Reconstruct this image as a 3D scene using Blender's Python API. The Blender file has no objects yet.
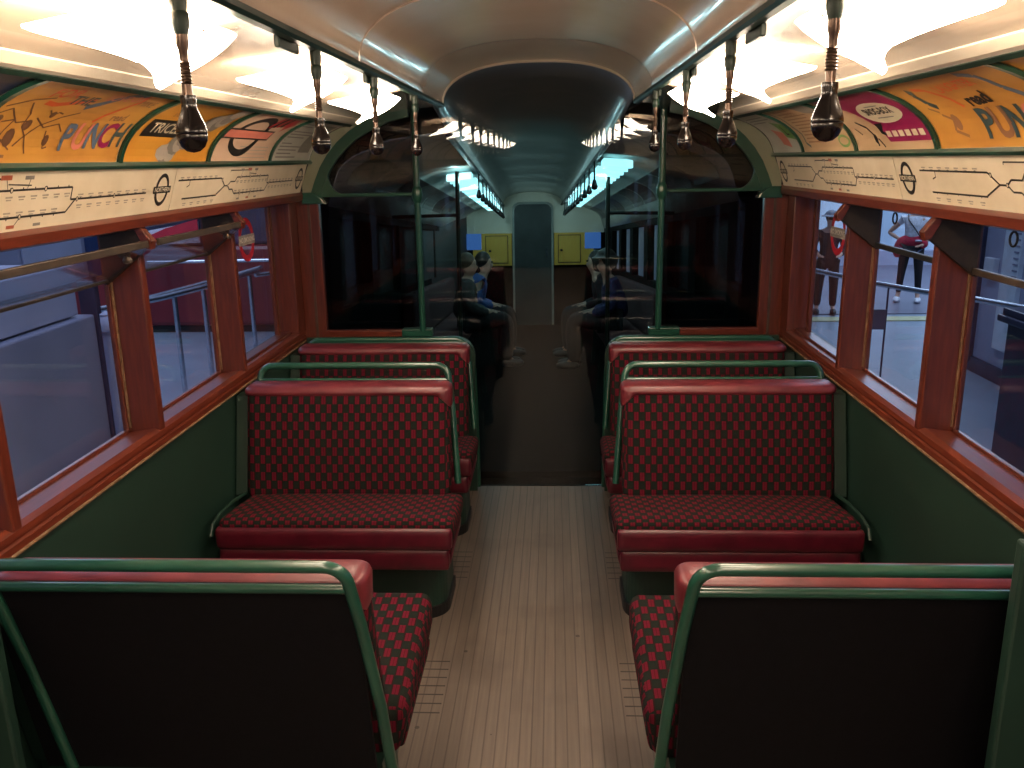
import bpy, bmesh, math, random
from mathutils import Vector, Matrix
random.seed(4)
SC = bpy.context.scene
COL = SC.collection
PI = math.pi

# ------------------------------------------------------------------ materials
def newmat(name):
    m = bpy.data.materials.new(name); m.use_nodes = True
    nt = m.node_tree; b = nt.nodes['Principled BSDF']
    return m, nt, b

def setv(b, **k):
    names = dict(col='Base Color', rough='Roughness', metal='Metallic', coat='Coat Weight', cr='Coat Roughness',
                 em='Emission Color', es='Emission Strength', spec='Specular IOR Level', sheen='Sheen Weight')
    for a, v in k.items():
        if a in ('col', 'em'): v = (*v, 1)
        b.inputs[names[a]].default_value = v

def node(nt, t, **k):
    n = nt.nodes.new(t)
    for a, v in k.items(): setattr(n, a, v)
    return n

def math_n(nt, op, a, b=None):
    n = nt.nodes.new('ShaderNodeMath'); n.operation = op
    for i, v in enumerate((a, b)):
        if v is None: continue
        if isinstance(v, (int, float)): n.inputs[i].default_value = v
        else: nt.links.new(v, n.inputs[i])
    return n.outputs[0]

def mix_n(nt, f, a, b):
    n = nt.nodes.new('ShaderNodeMix'); n.data_type = 'RGBA'
    if isinstance(f, (int, float)): n.inputs[0].default_value = f
    else: nt.links.new(f, n.inputs[0])
    for i, v in ((6, a), (7, b)):
        if isinstance(v, tuple): n.inputs[i].default_value = (*v, 1)
        else: nt.links.new(v, n.inputs[i])
    return n.outputs[2]

def noisy(name, c1, c2, scale=6., stretch=(1, 1, 1), rough=.5, bump=0., lo=.35, hi=.65, detail=5, **k):
    m, nt, b = newmat(name)
    tc = node(nt, 'ShaderNodeTexCoord'); mp = node(nt, 'ShaderNodeMapping'); mp.inputs['Scale'].default_value = stretch
    nz = node(nt, 'ShaderNodeTexNoise'); nz.inputs['Scale'].default_value = scale; nz.inputs['Detail'].default_value = detail
    nt.links.new(tc.outputs['Object'], mp.inputs[0]); nt.links.new(mp.outputs[0], nz.inputs['Vector'])
    mr = node(nt, 'ShaderNodeMapRange'); mr.inputs[1].default_value = lo; mr.inputs[2].default_value = hi
    nt.links.new(nz.outputs[0], mr.inputs[0])
    nt.links.new(mix_n(nt, mr.outputs[0], c1, c2), b.inputs['Base Color'])
    setv(b, rough=rough, **k)
    if bump:
        bp = node(nt, 'ShaderNodeBump'); bp.inputs['Strength'].default_value = bump; bp.inputs['Distance'].default_value = .004
        nt.links.new(nz.outputs[0], bp.inputs['Height']); nt.links.new(bp.outputs[0], b.inputs['Normal'])
    return m

def plain(name, c, rough=.5, **k):
    d = tuple(min(1, v * 1.12 + .002) for v in c)
    return noisy(name, tuple(v * .92 for v in c), d, scale=9, rough=rough, **k)

def emit(name, c, s):
    m, nt, b = newmat(name); setv(b, col=(tuple(v * .5 for v in c) if s < 1 else (.8, .8, .8)), em=c, es=s, rough=.4)
    return m

WOOD = noisy('varnished_wood', (.085, .015, .007), (.145, .028, .012), scale=9, stretch=(9, .9, 9), rough=.32, coat=.35, cr=.15, lo=.3, hi=.7)
WOODV = noisy('varnished_wood_upright', (.060, .010, .005), (.110, .021, .010), scale=9, stretch=(8, 8, .8), rough=.34, coat=.3, cr=.2, lo=.3, hi=.7)
WOODX = noisy('varnished_wood_cross', (.070, .012, .006), (.12, .023, .011), scale=9, stretch=(.9, 9, 9), rough=.33, coat=.3, cr=.2, lo=.3, hi=.7)
GOLD = noisy('worn_beading', (.11, .060, .028), (.22, .13, .07), scale=30, rough=.45)
GREEN = noisy('green_gloss_paint', (.009, .052, .034), (.013, .068, .045), scale=5, rough=.28, coat=.4, cr=.1)
GREENW = noisy('green_wall_paint', (.006, .023, .016), (.008, .029, .020), scale=3, rough=.5)
GREEND = noisy('dark_green_paint', (.004, .018, .012), (.006, .024, .016), scale=6, rough=.4)
CREAM = noisy('cream_gloss_enamel', (.70, .53, .40), (.78, .60, .46), scale=2.5, rough=.24, coat=.6, cr=.08)
CREAMT = noisy('cream_trim', (.84, .74, .58), (.88, .79, .64), scale=6, rough=.4)
BLACK = noisy('black_rubber', (.006, .006, .006), (.012, .011, .011), scale=20, rough=.5)
BAKE = noisy('dark_bakelite', (.004, .003, .003), (.009, .005, .005), scale=14, rough=.22, coat=.25, cr=.08, spec=.35)
SPRING = noisy('dull_spring_steel', (.07, .045, .035), (.13, .09, .07), scale=30, rough=.3, metal=.8)
BACKP = noisy('black_leathercloth', (.0014, .0013, .0024), (.0026, .0024, .0040), scale=50, rough=.7, spec=.18)
VINYL = noisy('red_leathercloth', (.055, .0022, .009), (.082, .004, .013), scale=18, rough=.38, coat=.15, cr=.3, bump=.15)
VINYLP = noisy('worn_red_leathercloth', (.085, .008, .014), (.14, .018, .024), scale=14, rough=.42, coat=.15, cr=.3, bump=.15)
STEEL = noisy('polished_steel_tube', (.45, .5, .58), (.6, .66, .72), scale=20, rough=.22, metal=.9)
BRONZE = noisy('brown_metal', (.05, .036, .028), (.085, .062, .048), scale=16, rough=.45, metal=.4)
CHEEK = noisy('dark_brown_leathercloth', (.010, .007, .006), (.020, .013, .010), scale=60, rough=.6)
INK = noisy('black_print', (.012, .010, .009), (.02, .018, .015), scale=60, rough=.5)
PAPER = noisy('cream_paper', (.74, .64, .46), (.82, .72, .54), scale=9, rough=.45)
GREYINK = noisy('pale_grey_print', (.36, .31, .24), (.48, .42, .32), scale=60, rough=.5)

def moquette():
    m, nt, b = newmat('checked_moquette')
    uv = node(nt, 'ShaderNodeUVMap'); sx = node(nt, 'ShaderNodeSeparateXYZ'); nt.links.new(uv.outputs[0], sx.inputs[0])
    cu = math_n(nt, 'DIVIDE', sx.outputs[0], .0222); cv = math_n(nt, 'DIVIDE', sx.outputs[1], .0325)
    fu, fv = math_n(nt, 'FLOOR', cu), math_n(nt, 'FLOOR', cv)
    par = math_n(nt, 'FLOORED_MODULO', math_n(nt, 'ADD', fu, fv), 2.)
    par = math_n(nt, 'GREATER_THAN', par, .5)
    fr = math_n(nt, 'FRACT', cu)
    bar = math_n(nt, 'LESS_THAN', math_n(nt, 'ABSOLUTE', math_n(nt, 'SUBTRACT', fr, .5)), .36)
    stripe = math_n(nt, 'LESS_THAN', math_n(nt, 'ABSOLUTE', math_n(nt, 'SUBTRACT', fr, .5)), .05)
    nz = node(nt, 'ShaderNodeTexNoise'); nz.inputs['Scale'].default_value = 500
    nt.links.new(uv.outputs[0], nz.inputs['Vector'])
    red = mix_n(nt, nz.outputs[0], (.060, .003, .0095), (.125, .007, .020))
    red = mix_n(nt, bar, (.020, .006, .006), red)
    red = mix_n(nt, stripe, red, (.06, .004, .006))
    drk = mix_n(nt, nz.outputs[0], (.005, .008, .006), (.014, .017, .013))
    nt.links.new(mix_n(nt, par, drk, red), b.inputs['Base Color'])
    bp = node(nt, 'ShaderNodeBump'); bp.inputs['Strength'].default_value = .4; bp.inputs['Distance'].default_value = .002
    nt.links.new(nz.outputs[0], bp.inputs['Height']); nt.links.new(bp.outputs[0], b.inputs['Normal'])
    setv(b, rough=.95, spec=.12)
    return m
MOQ = moquette()

def floor_mat():
    m, nt, b = newmat('maple_slat_floor')
    tc = node(nt, 'ShaderNodeTexCoord'); sx = node(nt, 'ShaderNodeSeparateXYZ'); nt.links.new(tc.outputs['Object'], sx.inputs[0])
    cx = math_n(nt, 'DIVIDE', sx.outputs[0], .036)
    fl = math_n(nt, 'FLOOR', cx); fr = math_n(nt, 'FRACT', cx)
    edge = math_n(nt, 'LESS_THAN', math_n(nt, 'ABSOLUTE', math_n(nt, 'SUBTRACT', fr, .5)), .44)
    wn = node(nt, 'ShaderNodeTexWhiteNoise', noise_dimensions='1D'); nt.links.new(fl, wn.inputs['W'])
    mp = node(nt, 'ShaderNodeMapping'); mp.inputs['Scale'].default_value = (40, 1.4, 1)
    nz = node(nt, 'ShaderNodeTexNoise'); nz.inputs['Scale'].default_value = 2.2; nz.inputs['Detail'].default_value = 7
    nt.links.new(tc.outputs['Object'], mp.inputs[0]); nt.links.new(mp.outputs[0], nz.inputs['Vector'])
    n2 = node(nt, 'ShaderNodeTexNoise'); n2.inputs['Scale'].default_value = 2.6; n2.inputs['Detail'].default_value = 3
    nt.links.new(tc.outputs['Object'], n2.inputs['Vector'])
    c = mix_n(nt, nz.outputs[0], (.080, .060, .048), (.165, .130, .105))
    c = mix_n(nt, math_n(nt, 'MULTIPLY', wn.outputs[0], .32), c, (.075, .056, .042))
    mr = node(nt, 'ShaderNodeMapRange'); mr.inputs[1].default_value = .55; mr.inputs[2].default_value = .75
    nt.links.new(n2.outputs[0], mr.inputs[0])
    c = mix_n(nt, math_n(nt, 'MULTIPLY', mr.outputs[0], .55), c, (.055, .040, .031))
    # spots: knots, old screw heads
    vo = node(nt, 'ShaderNodeTexVoronoi'); vo.inputs['Scale'].default_value = 5.5; nt.links.new(tc.outputs['Object'], vo.inputs['Vector'])
    sp = math_n(nt, 'LESS_THAN', vo.outputs['Distance'], .045)
    c = mix_n(nt, math_n(nt, 'MULTIPLY', sp, .75), c, (.018, .012, .01))
    # heel grooves across the slats beside the seats
    ax = math_n(nt, 'ABSOLUTE', sx.outputs[0])
    inx = math_n(nt, 'LESS_THAN', math_n(nt, 'ABSOLUTE', math_n(nt, 'SUBTRACT', ax, .345)), .05)
    fy = math_n(nt, 'FRACT', math_n(nt, 'DIVIDE', sx.outputs[1], .048))
    gy = math_n(nt, 'LESS_THAN', fy, .14)
    y = sx.outputs[1]
    in1 = math_n(nt, 'LESS_THAN', math_n(nt, 'ABSOLUTE', math_n(nt, 'SUBTRACT', y, 2.50)), .17)
    in2 = math_n(nt, 'LESS_THAN', math_n(nt, 'ABSOLUTE', math_n(nt, 'SUBTRACT', y, 3.40)), .14)
    g = math_n(nt, 'MULTIPLY', math_n(nt, 'MULTIPLY', inx, gy), math_n(nt, 'MAXIMUM', in1, in2))
    c = mix_n(nt, math_n(nt, 'ADD', math_n(nt, 'MULTIPLY', edge, .55), .45), (.030, .022, .017), c)
    c = mix_n(nt, g, c, (.02, .014, .011))
    nt.links.new(c, b.inputs['Base Color'])
    bp = node(nt, 'ShaderNodeBump'); bp.inputs['Strength'].default_value = .5; bp.inputs['Distance'].default_value = .003
    nt.links.new(edge, bp.inputs['Height']); nt.links.new(bp.outputs[0], b.inputs['Normal'])
    setv(b, rough=.55)
    return m
FLOORM = floor_mat()

def glass(name, tint, refl, rough=0.0, gcol=(1, 1, 1)):
    m = bpy.data.materials.new(name); m.use_nodes = True; nt = m.node_tree; nt.nodes.clear()
    out = node(nt, 'ShaderNodeOutputMaterial'); mx = node(nt, 'ShaderNodeMixShader')
    tr = node(nt, 'ShaderNodeBsdfTransparent'); tr.inputs[0].default_value = (*tint, 1)
    gl = node(nt, 'ShaderNodeBsdfGlossy'); gl.inputs['Roughness'].default_value = rough; gl.inputs[0].default_value = (*gcol, 1)
    geo = node(nt, 'ShaderNodeNewGeometry'); dt = node(nt, 'ShaderNodeVectorMath', operation='DOT_PRODUCT')
    nt.links.new(geo.outputs['Normal'], dt.inputs[0]); nt.links.new(geo.outputs['Incoming'], dt.inputs[1])
    g = math_n(nt, 'POWER', math_n(nt, 'SUBTRACT', 1.0, math_n(nt, 'ABSOLUTE', dt.outputs['Value'])), 5.)   # two-sided Fresnel approximation
    f = math_n(nt, 'ADD', math_n(nt, 'MULTIPLY', g, 1 - refl), refl)
    nt.links.new(f, mx.inputs[0]); nt.links.new(tr.outputs[0], mx.inputs[1]); nt.links.new(gl.outputs[0], mx.inputs[2])
    nt.links.new(mx.outputs[0], out.inputs[0])
    return m
PANE = glass('window_glass', (.93, .95, .97), .025)
PANED = glass('dark_tinted_glass', (.55, .55, .57), .025)
PARTG = glass('partition_glass', (.78, .80, .80), .035)

# ------------------------------------------------------------------ mesh building
class MB:
    def __init__(s):
        s.bm = bmesh.new(); s.uv = s.bm.loops.layers.uv.new('UVMap')
    def poly(s, pts, uvs=None):
        vs = [s.bm.verts.new(p) for p in pts]
        f = s.bm.faces.new(vs)
        if uvs:
            for l, u in zip(f.loops, uvs): l[s.uv].uv = u
        return f
    def box(s, x0, x1, y0, y1, z0, z1, bev=0, seg=2):
        r = bmesh.ops.create_cube(s.bm, size=1)
        bmesh.ops.scale(s.bm, vec=(abs(x1 - x0), abs(y1 - y0), abs(z1 - z0)), verts=r['verts'])
        bmesh.ops.translate(s.bm, vec=((x0 + x1) / 2, (y0 + y1) / 2, (z0 + z1) / 2), verts=r['verts'])
        if bev:
            es = list({e for v in r['verts'] for e in v.link_edges})
            bmesh.ops.bevel(s.bm, geom=es, offset=bev, segments=seg, profile=.5, affect='EDGES')
        return s
    def prism(s, pts2, fn, a, b, bev=0):
        """closed 2D outline swept between a and b; fn(p, t) -> 3D"""
        A = [s.bm.verts.new(fn(p, a)) for p in pts2]; B = [s.bm.verts.new(fn(p, b)) for p in pts2]
        n = len(pts2); fs = [s.bm.faces.new(A[::-1]), s.bm.faces.new(B)]
        for i in range(n):
            j = (i + 1) % n
            fs.append(s.bm.faces.new((A[i], A[j], B[j], B[i])))
        if bev:
            es = [e for e in fs[0].edges] + [e for e in fs[1].edges]
            bmesh.ops.bevel(s.bm, geom=es, offset=bev, segments=2, profile=.5, affect='EDGES')
        return s
    def sheet(s, line, fn, a, b, n=1):
        """open polyline swept: fn(p, t)"""
        rows = [[s.bm.verts.new(fn(p, a + (b - a) * k / n)) for p in line] for k in range(n + 1)]
        for k in range(n):
            for i in range(len(line) - 1):
                s.bm.faces.new((rows[k][i], rows[k][i + 1], rows[k + 1][i + 1], rows[k + 1][i]))
        return s
    def tube(s, pts, r, seg=12, cap=True):
        pts = [Vector(p) for p in pts]; n = len(pts)
        rs = r if isinstance(r, (list, tuple)) else [r] * n
        rings = []; up = None
        for i, p in enumerate(pts):
            d = (pts[min(i + 1, n - 1)] - pts[max(i - 1, 0)]).normalized()
            if up is None:
                up = Vector((0, 0, 1)) if abs(d.z) < .9 else Vector((1, 0, 0))
            u = d.cross(up).normalized(); up = u.cross(d).normalized()
            rings.append([s.bm.verts.new(p + (u * math.cos(t) + up * math.sin(t)) * rs[i]) for t in [2 * PI * k / seg for k in range(seg)]])
        for i in range(n - 1):
            for k in range(seg):
                s.bm.faces.new((rings[i][k], rings[i][(k + 1) % seg], rings[i + 1][(k + 1) % seg], rings[i + 1][k]))
        if cap: s.bm.faces.new(rings[0][::-1]); s.bm.faces.new(rings[-1])
        return s
    def lathe(s, c, prof, seg=20):
        """prof: list of (r, z) relative to c"""
        c = Vector(c)
        return s.tube([c + Vector((0, 0, z)) for r, z in prof], [max(r, 1e-4) for r, z in prof], seg)
    def rbox(s, x0, x1, y0, y1, z0, z1, r, n=(10, 10, 6), bulge=None, uvmap=None):
        """rounded box of grid faces with UVs in metres"""
        bm = s.bm; lo = Vector((x0, y0, z0)); hi = Vector((x1, y1, z1)); cache = {}
        rr = Vector((min(r, (x1 - x0) / 2 - 1e-4), min(r, (y1 - y0) / 2 - 1e-4), min(r, (z1 - z0) / 2 - 1e-4)))
        def par(i, m, a, b, q):       # denser near the edges
            t = i / m
            return a + (b - a) * (t - math.sin(2 * PI * t) / (2 * PI) * .75)
        def pt(i, j, k):
            if (i, j, k) in cache: return cache[(i, j, k)]
            p = Vector((par(i, n[0], x0, x1, r), par(j, n[1], y0, y1, r), par(k, n[2], z0, z1, r)))
            q = Vector([max(lo[a] + rr[a], min(hi[a] - rr[a], p[a])) for a in range(3)])
            d = Vector([(p[a] - q[a]) / rr[a] for a in range(3)])
            if d.length > 1e-6:
                m = max(abs(v) for v in d); d = d.normalized() * m
            w = Vector([q[a] + d[a] * rr[a] for a in range(3)])
            if bulge: w = Vector(bulge(w))
            cache[(i, j, k)] = bm.verts.new(w); return cache[(i, j, k)]
        def face(idx, uvf):
            vs = [pt(*q) for q in idx]
            try: f = bm.faces.new(vs)
            except ValueError: return
            for l in f.loops: l[s.uv].uv = uvf(l.vert.co)
        for side in (0, n[2]):
            for i in range(n[0]):
                for j in range(n[1]):
                    q = [(i, j, side), (i + 1, j, side), (i + 1, j + 1, side), (i, j + 1, side)]
                    face(q if side else q[::-1], lambda c: (c.x, c.y))
        for side in (0, n[1]):
            for i in range(n[0]):
                for k in range(n[2]):
                    q = [(i, side, k), (i + 1, side, k), (i + 1, side, k + 1), (i, side, k + 1)]
                    face(q[::-1] if side else q, lambda c: (c.x, c.z))
        for side in (0, n[0]):
            for j in range(n[1]):
                for k in range(n[2]):
                    q = [(side, j, k), (side, j + 1, k), (side, j + 1, k + 1), (side, j, k + 1)]
                    face(q if side else q[::-1], lambda c: (c.y, c.z))
        return s
    def mirror(s, sx):
        if sx < 0:
            bmesh.ops.scale(s.bm, vec=(-1, 1, 1), verts=s.bm.verts)
            bmesh.ops.reverse_faces(s.bm, faces=s.bm.faces)
        return s
    def build(s, name, mat, parent=None, smooth=False, M=None, solid=0):
        bmesh.ops.recalc_face_normals(s.bm, faces=s.bm.faces) if not smooth == 'keep' else None
        L = Vector((0, 0, 0))
        if parent is not None:
            L = Vector(parent['_loc'])
        else:
            xs = [v.co for v in s.bm.verts]
            L = Vector(((min(v.x for v in xs) + max(v.x for v in xs)) / 2, (min(v.y for v in xs) + max(v.y for v in xs)) / 2, min(v.z for v in xs)))
            if M == 'zero': L = Vector((0, 0, 0)); M = None
        bmesh.ops.translate(s.bm, vec=-L, verts=s.bm.verts)
        me = bpy.data.meshes.new(name); s.bm.to_mesh(me); s.bm.free()
        me.materials.append(mat)
        if smooth:
            for p in me.polygons: p.use_smooth = True
            try: me.set_sharp_from_angle(angle=math.radians(40))
            except Exception: pass
        o = bpy.data.objects.new(name, me); COL.objects.link(o)
        o['_loc'] = tuple(L)
        if solid:
            md = o.modifiers.new('thickness', 'SOLIDIFY'); md.thickness = solid; md.offset = 0
        if parent is not None: o.parent = parent
        elif M is not None: o.matrix_world = M @ Matrix.Translation(L)
        else: o.location = L
        return o

def sublevel(child, parent):
    return child

def tag(o, label=None, cat=None, group=None, kind=None):
    if label: o['label'] = label
    if cat: o['category'] = cat
    if group: o['group'] = group
    if kind: o['kind'] = kind
    return o

def thing(name, loc, label, cat, group=None, M=None, kind=None):
    o = bpy.data.objects.new(name, None); COL.objects.link(o); o.empty_display_size = .1
    o['_loc'] = tuple(loc)
    if M is not None: o.matrix_world = M @ Matrix.Translation(loc)
    else: o.location = loc
    return tag(o, label, cat, group, kind)

def struct(o, label=None, cat=None):
    tag(o, label, cat, kind='structure'); return o

def dup(root, loc, label, group=None):
    def cp(o, par):
        c = o.copy(); COL.objects.link(c)
        if par: c.parent = par
        for ch in [q for q in o.children]: cp(ch, c)
        return c
    r = cp(root, None); r.location = loc; r['_loc'] = tuple(loc); r['label'] = label
    if group: r['group'] = group
    return r

def text_bm(txt, size, bold=0.0, shear=0.0, spacing=1.0):
    cu = bpy.data.curves.new('t', 'FONT'); cu.body = txt; cu.size = size; cu.offset = bold; cu.shear = shear
    cu.space_character = spacing; cu.align_x = 'CENTER'; cu.align_y = 'CENTER'; cu.resolution_u = 3
    ob = bpy.data.objects.new('t', cu); COL.objects.link(ob)
    dg = bpy.context.evaluated_depsgraph_get(); dg.update()
    me = bpy.data.meshes.new_from_object(ob.evaluated_get(dg))
    bm = bmesh.new(); bm.from_mesh(me)
    bpy.data.objects.remove(ob); bpy.data.meshes.remove(me); bpy.data.curves.remove(cu)
    return bm

# ------------------------------------------------------------------ dimensions
YP = 4.29            # the glazed end partition
YB = -5.2            # rear end of the saloon behind the viewpoint
def vault(n=24, w=.46, zs=1.955, top=2.150, e=2.35):
    pts = []
    for i in range(n + 1):
        t = PI * i / n
        c, sn = math.cos(t), math.sin(t)
        pts.append((math.copysign(abs(c) ** (2 / e), c) * w, zs + (top - zs) * abs(sn) ** (2 / e)))
    return pts            # from +w to -w
AD0, AD1, AD2 = (1.115, 1.705), (1.085, 1.825), (.905, 1.872)
def adpt(v, off=0.):
    a = (1 - v) ** 2; b = 2 * v * (1 - v); c = v * v
    x = a * AD0[0] + b * AD1[0] + c * AD2[0]; z = a * AD0[1] + b * AD1[1] + c * AD2[1]
    dx = 2 * (1 - v) * (AD1[0] - AD0[0]) + 2 * v * (AD2[0] - AD1[0]); dz = 2 * (1 - v) * (AD1[1] - AD0[1]) + 2 * v * (AD2[1] - AD1[1])
    l = math.hypot(dx, dz); nx, nz = -dz / l, dx / l      # towards the saloon
    return x + nx * off, z + nz * off
ADLEN = .29
MAPB, MAPT = (1.168, 1.556), (1.122, 1.692)

# ------------------------------------------------------------------ shell
# floor
struct(MB().box(-1.24, 1.24, YB, YP + .02, -.04, 0).build('floor', FLOORM, M='zero'), 'worn grey-brown wooden slat floor of the carriage', 'floor')

# ceiling: central vault, two side slopes
vl = vault()
c = MB()
c.sheet(vl, lambda p, t: (p[0], t, p[1]), YB, YP, 12)
for s in (-1, 1):
    line = [(s * .46, 1.955), (s * .52, 1.950), (s * .66, 1.935), (s * .79, 1.912), (s * .862, 1.892)]
    c.sheet(line, lambda p, t: (p[0], t, p[1]), YB, YP, 2)
ce = struct(c.build('ceiling', CREAM, smooth=True, M='zero', solid=.006), 'glossy cream barrel vaulted carriage ceiling with flat side slopes', 'ceiling')
# raised seams across the vault
for y in (2.46, -.9):
    m = MB(); pts = [(p[0], y, p[1] - .002) for p in vl]
    m.tube(pts, .005, 8)
    m.build('seam_strip', CREAM, parent=ce, smooth=True)
m = MB(); pts = [(p[0] * 1.0, YP - .012, p[1] - .004) for p in vl]; m.tube(pts, .010, 8); m.build('rim_strip', CREAMT, parent=ce, smooth=True)

# lower green side walls
for s, nm in ((-1, 'left'), (1, 'right')):
    w = MB(); w.box(1.205, 1.235, YB, YP, 0, .812); w.mirror(s)
    struct(w.build('wall_' + nm, GREENW, M='zero'), 'dark green painted %s side wall below the windows' % nm, 'wall')
# rear end wall behind the viewpoint
w = MB(); w.box(-1.25, 1.25, YB - .04, YB, 0, 2.2)
wb = struct(w.build('wall_back', BACKP, M='zero'), 'dark end wall of the carriage behind the viewpoint', 'wall')

# timber window sides ---------------------------------------------------------
PIL = [(-5.2, -4.9), (-3.2, -2.95), (-1.55, -1.32), (-.75, -.5), (.05, .27), (.83, 1.06), (1.80, 1.84), (2.585, 2.622), (3.372, 3.405), (4.15, YP)]
tn = 0
for s, nm in ((-1, 'left'), (1, 'right')):
    # sill: gold beading, moulded band, sloping ledge
    t = MB()
    prof = [(1.235, .812), (1.198, .812), (1.196, .838), (1.203, .842), (1.203, .848), (1.196, .853), (1.197, .868), (1.215, .876), (1.31, .862), (1.31, .80), (1.235, .80)]
    t.prism(prof, lambda p, y: (p[0], y, p[1]), YB, YP); t.mirror(s)
    tn += 1
    o = struct(t.build('trim_%d' % tn, WOOD, M='zero'), 'long varnished timber window sill along the %s side' % nm, 'window sill')
    g = MB(); g.tube([(1.199, YB, .814), (1.199, YP, .814)], .0055, 8); g.mirror(s); g.build('beading', GOLD, parent=o, smooth=True)['label'] = 'worn pale beading along the lower edge'
    # header under the line diagrams
    t = MB()
    prof = [(1.165, 1.556), (1.155, 1.545), (1.158, 1.520), (1.185, 1.512), (1.31, 1.512), (1.31, 1.58), (1.20, 1.58)]
    t.prism(prof, lambda p, y: (p[0], y, p[1]), YB, YP); t.mirror(s)
    tn += 1
    struct(t.build('trim_%d' % tn, WOOD, M='zero'), 'long varnished timber rail above the %s windows' % nm, 'window rail')
    for k, (a, b) in enumerate(PIL):
        t = MB(); t.box(1.198, 1.312, a, b, .855, 1.53, .006)
        t.mirror(s); tn += 1
        where = {9: 'in the far corner', 8: 'between the two farthest', 7: 'between the middle and nearest', 6: 'at the near end of the nearest'}.get(k, 'behind the viewpoint')
        o = struct(t.build('trim_%d' % tn, WOODV), 'varnished timber pillar %s %s windows' % (where, nm), 'window pillar')
        if k >= 6:
            for yy in (a - .002,):
                gm = MB(); gm.box(1.292, 1.300, yy - .004, yy + .001, .88, 1.512); gm.mirror(s)
                gm.build('beading', GOLD, parent=o)

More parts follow.
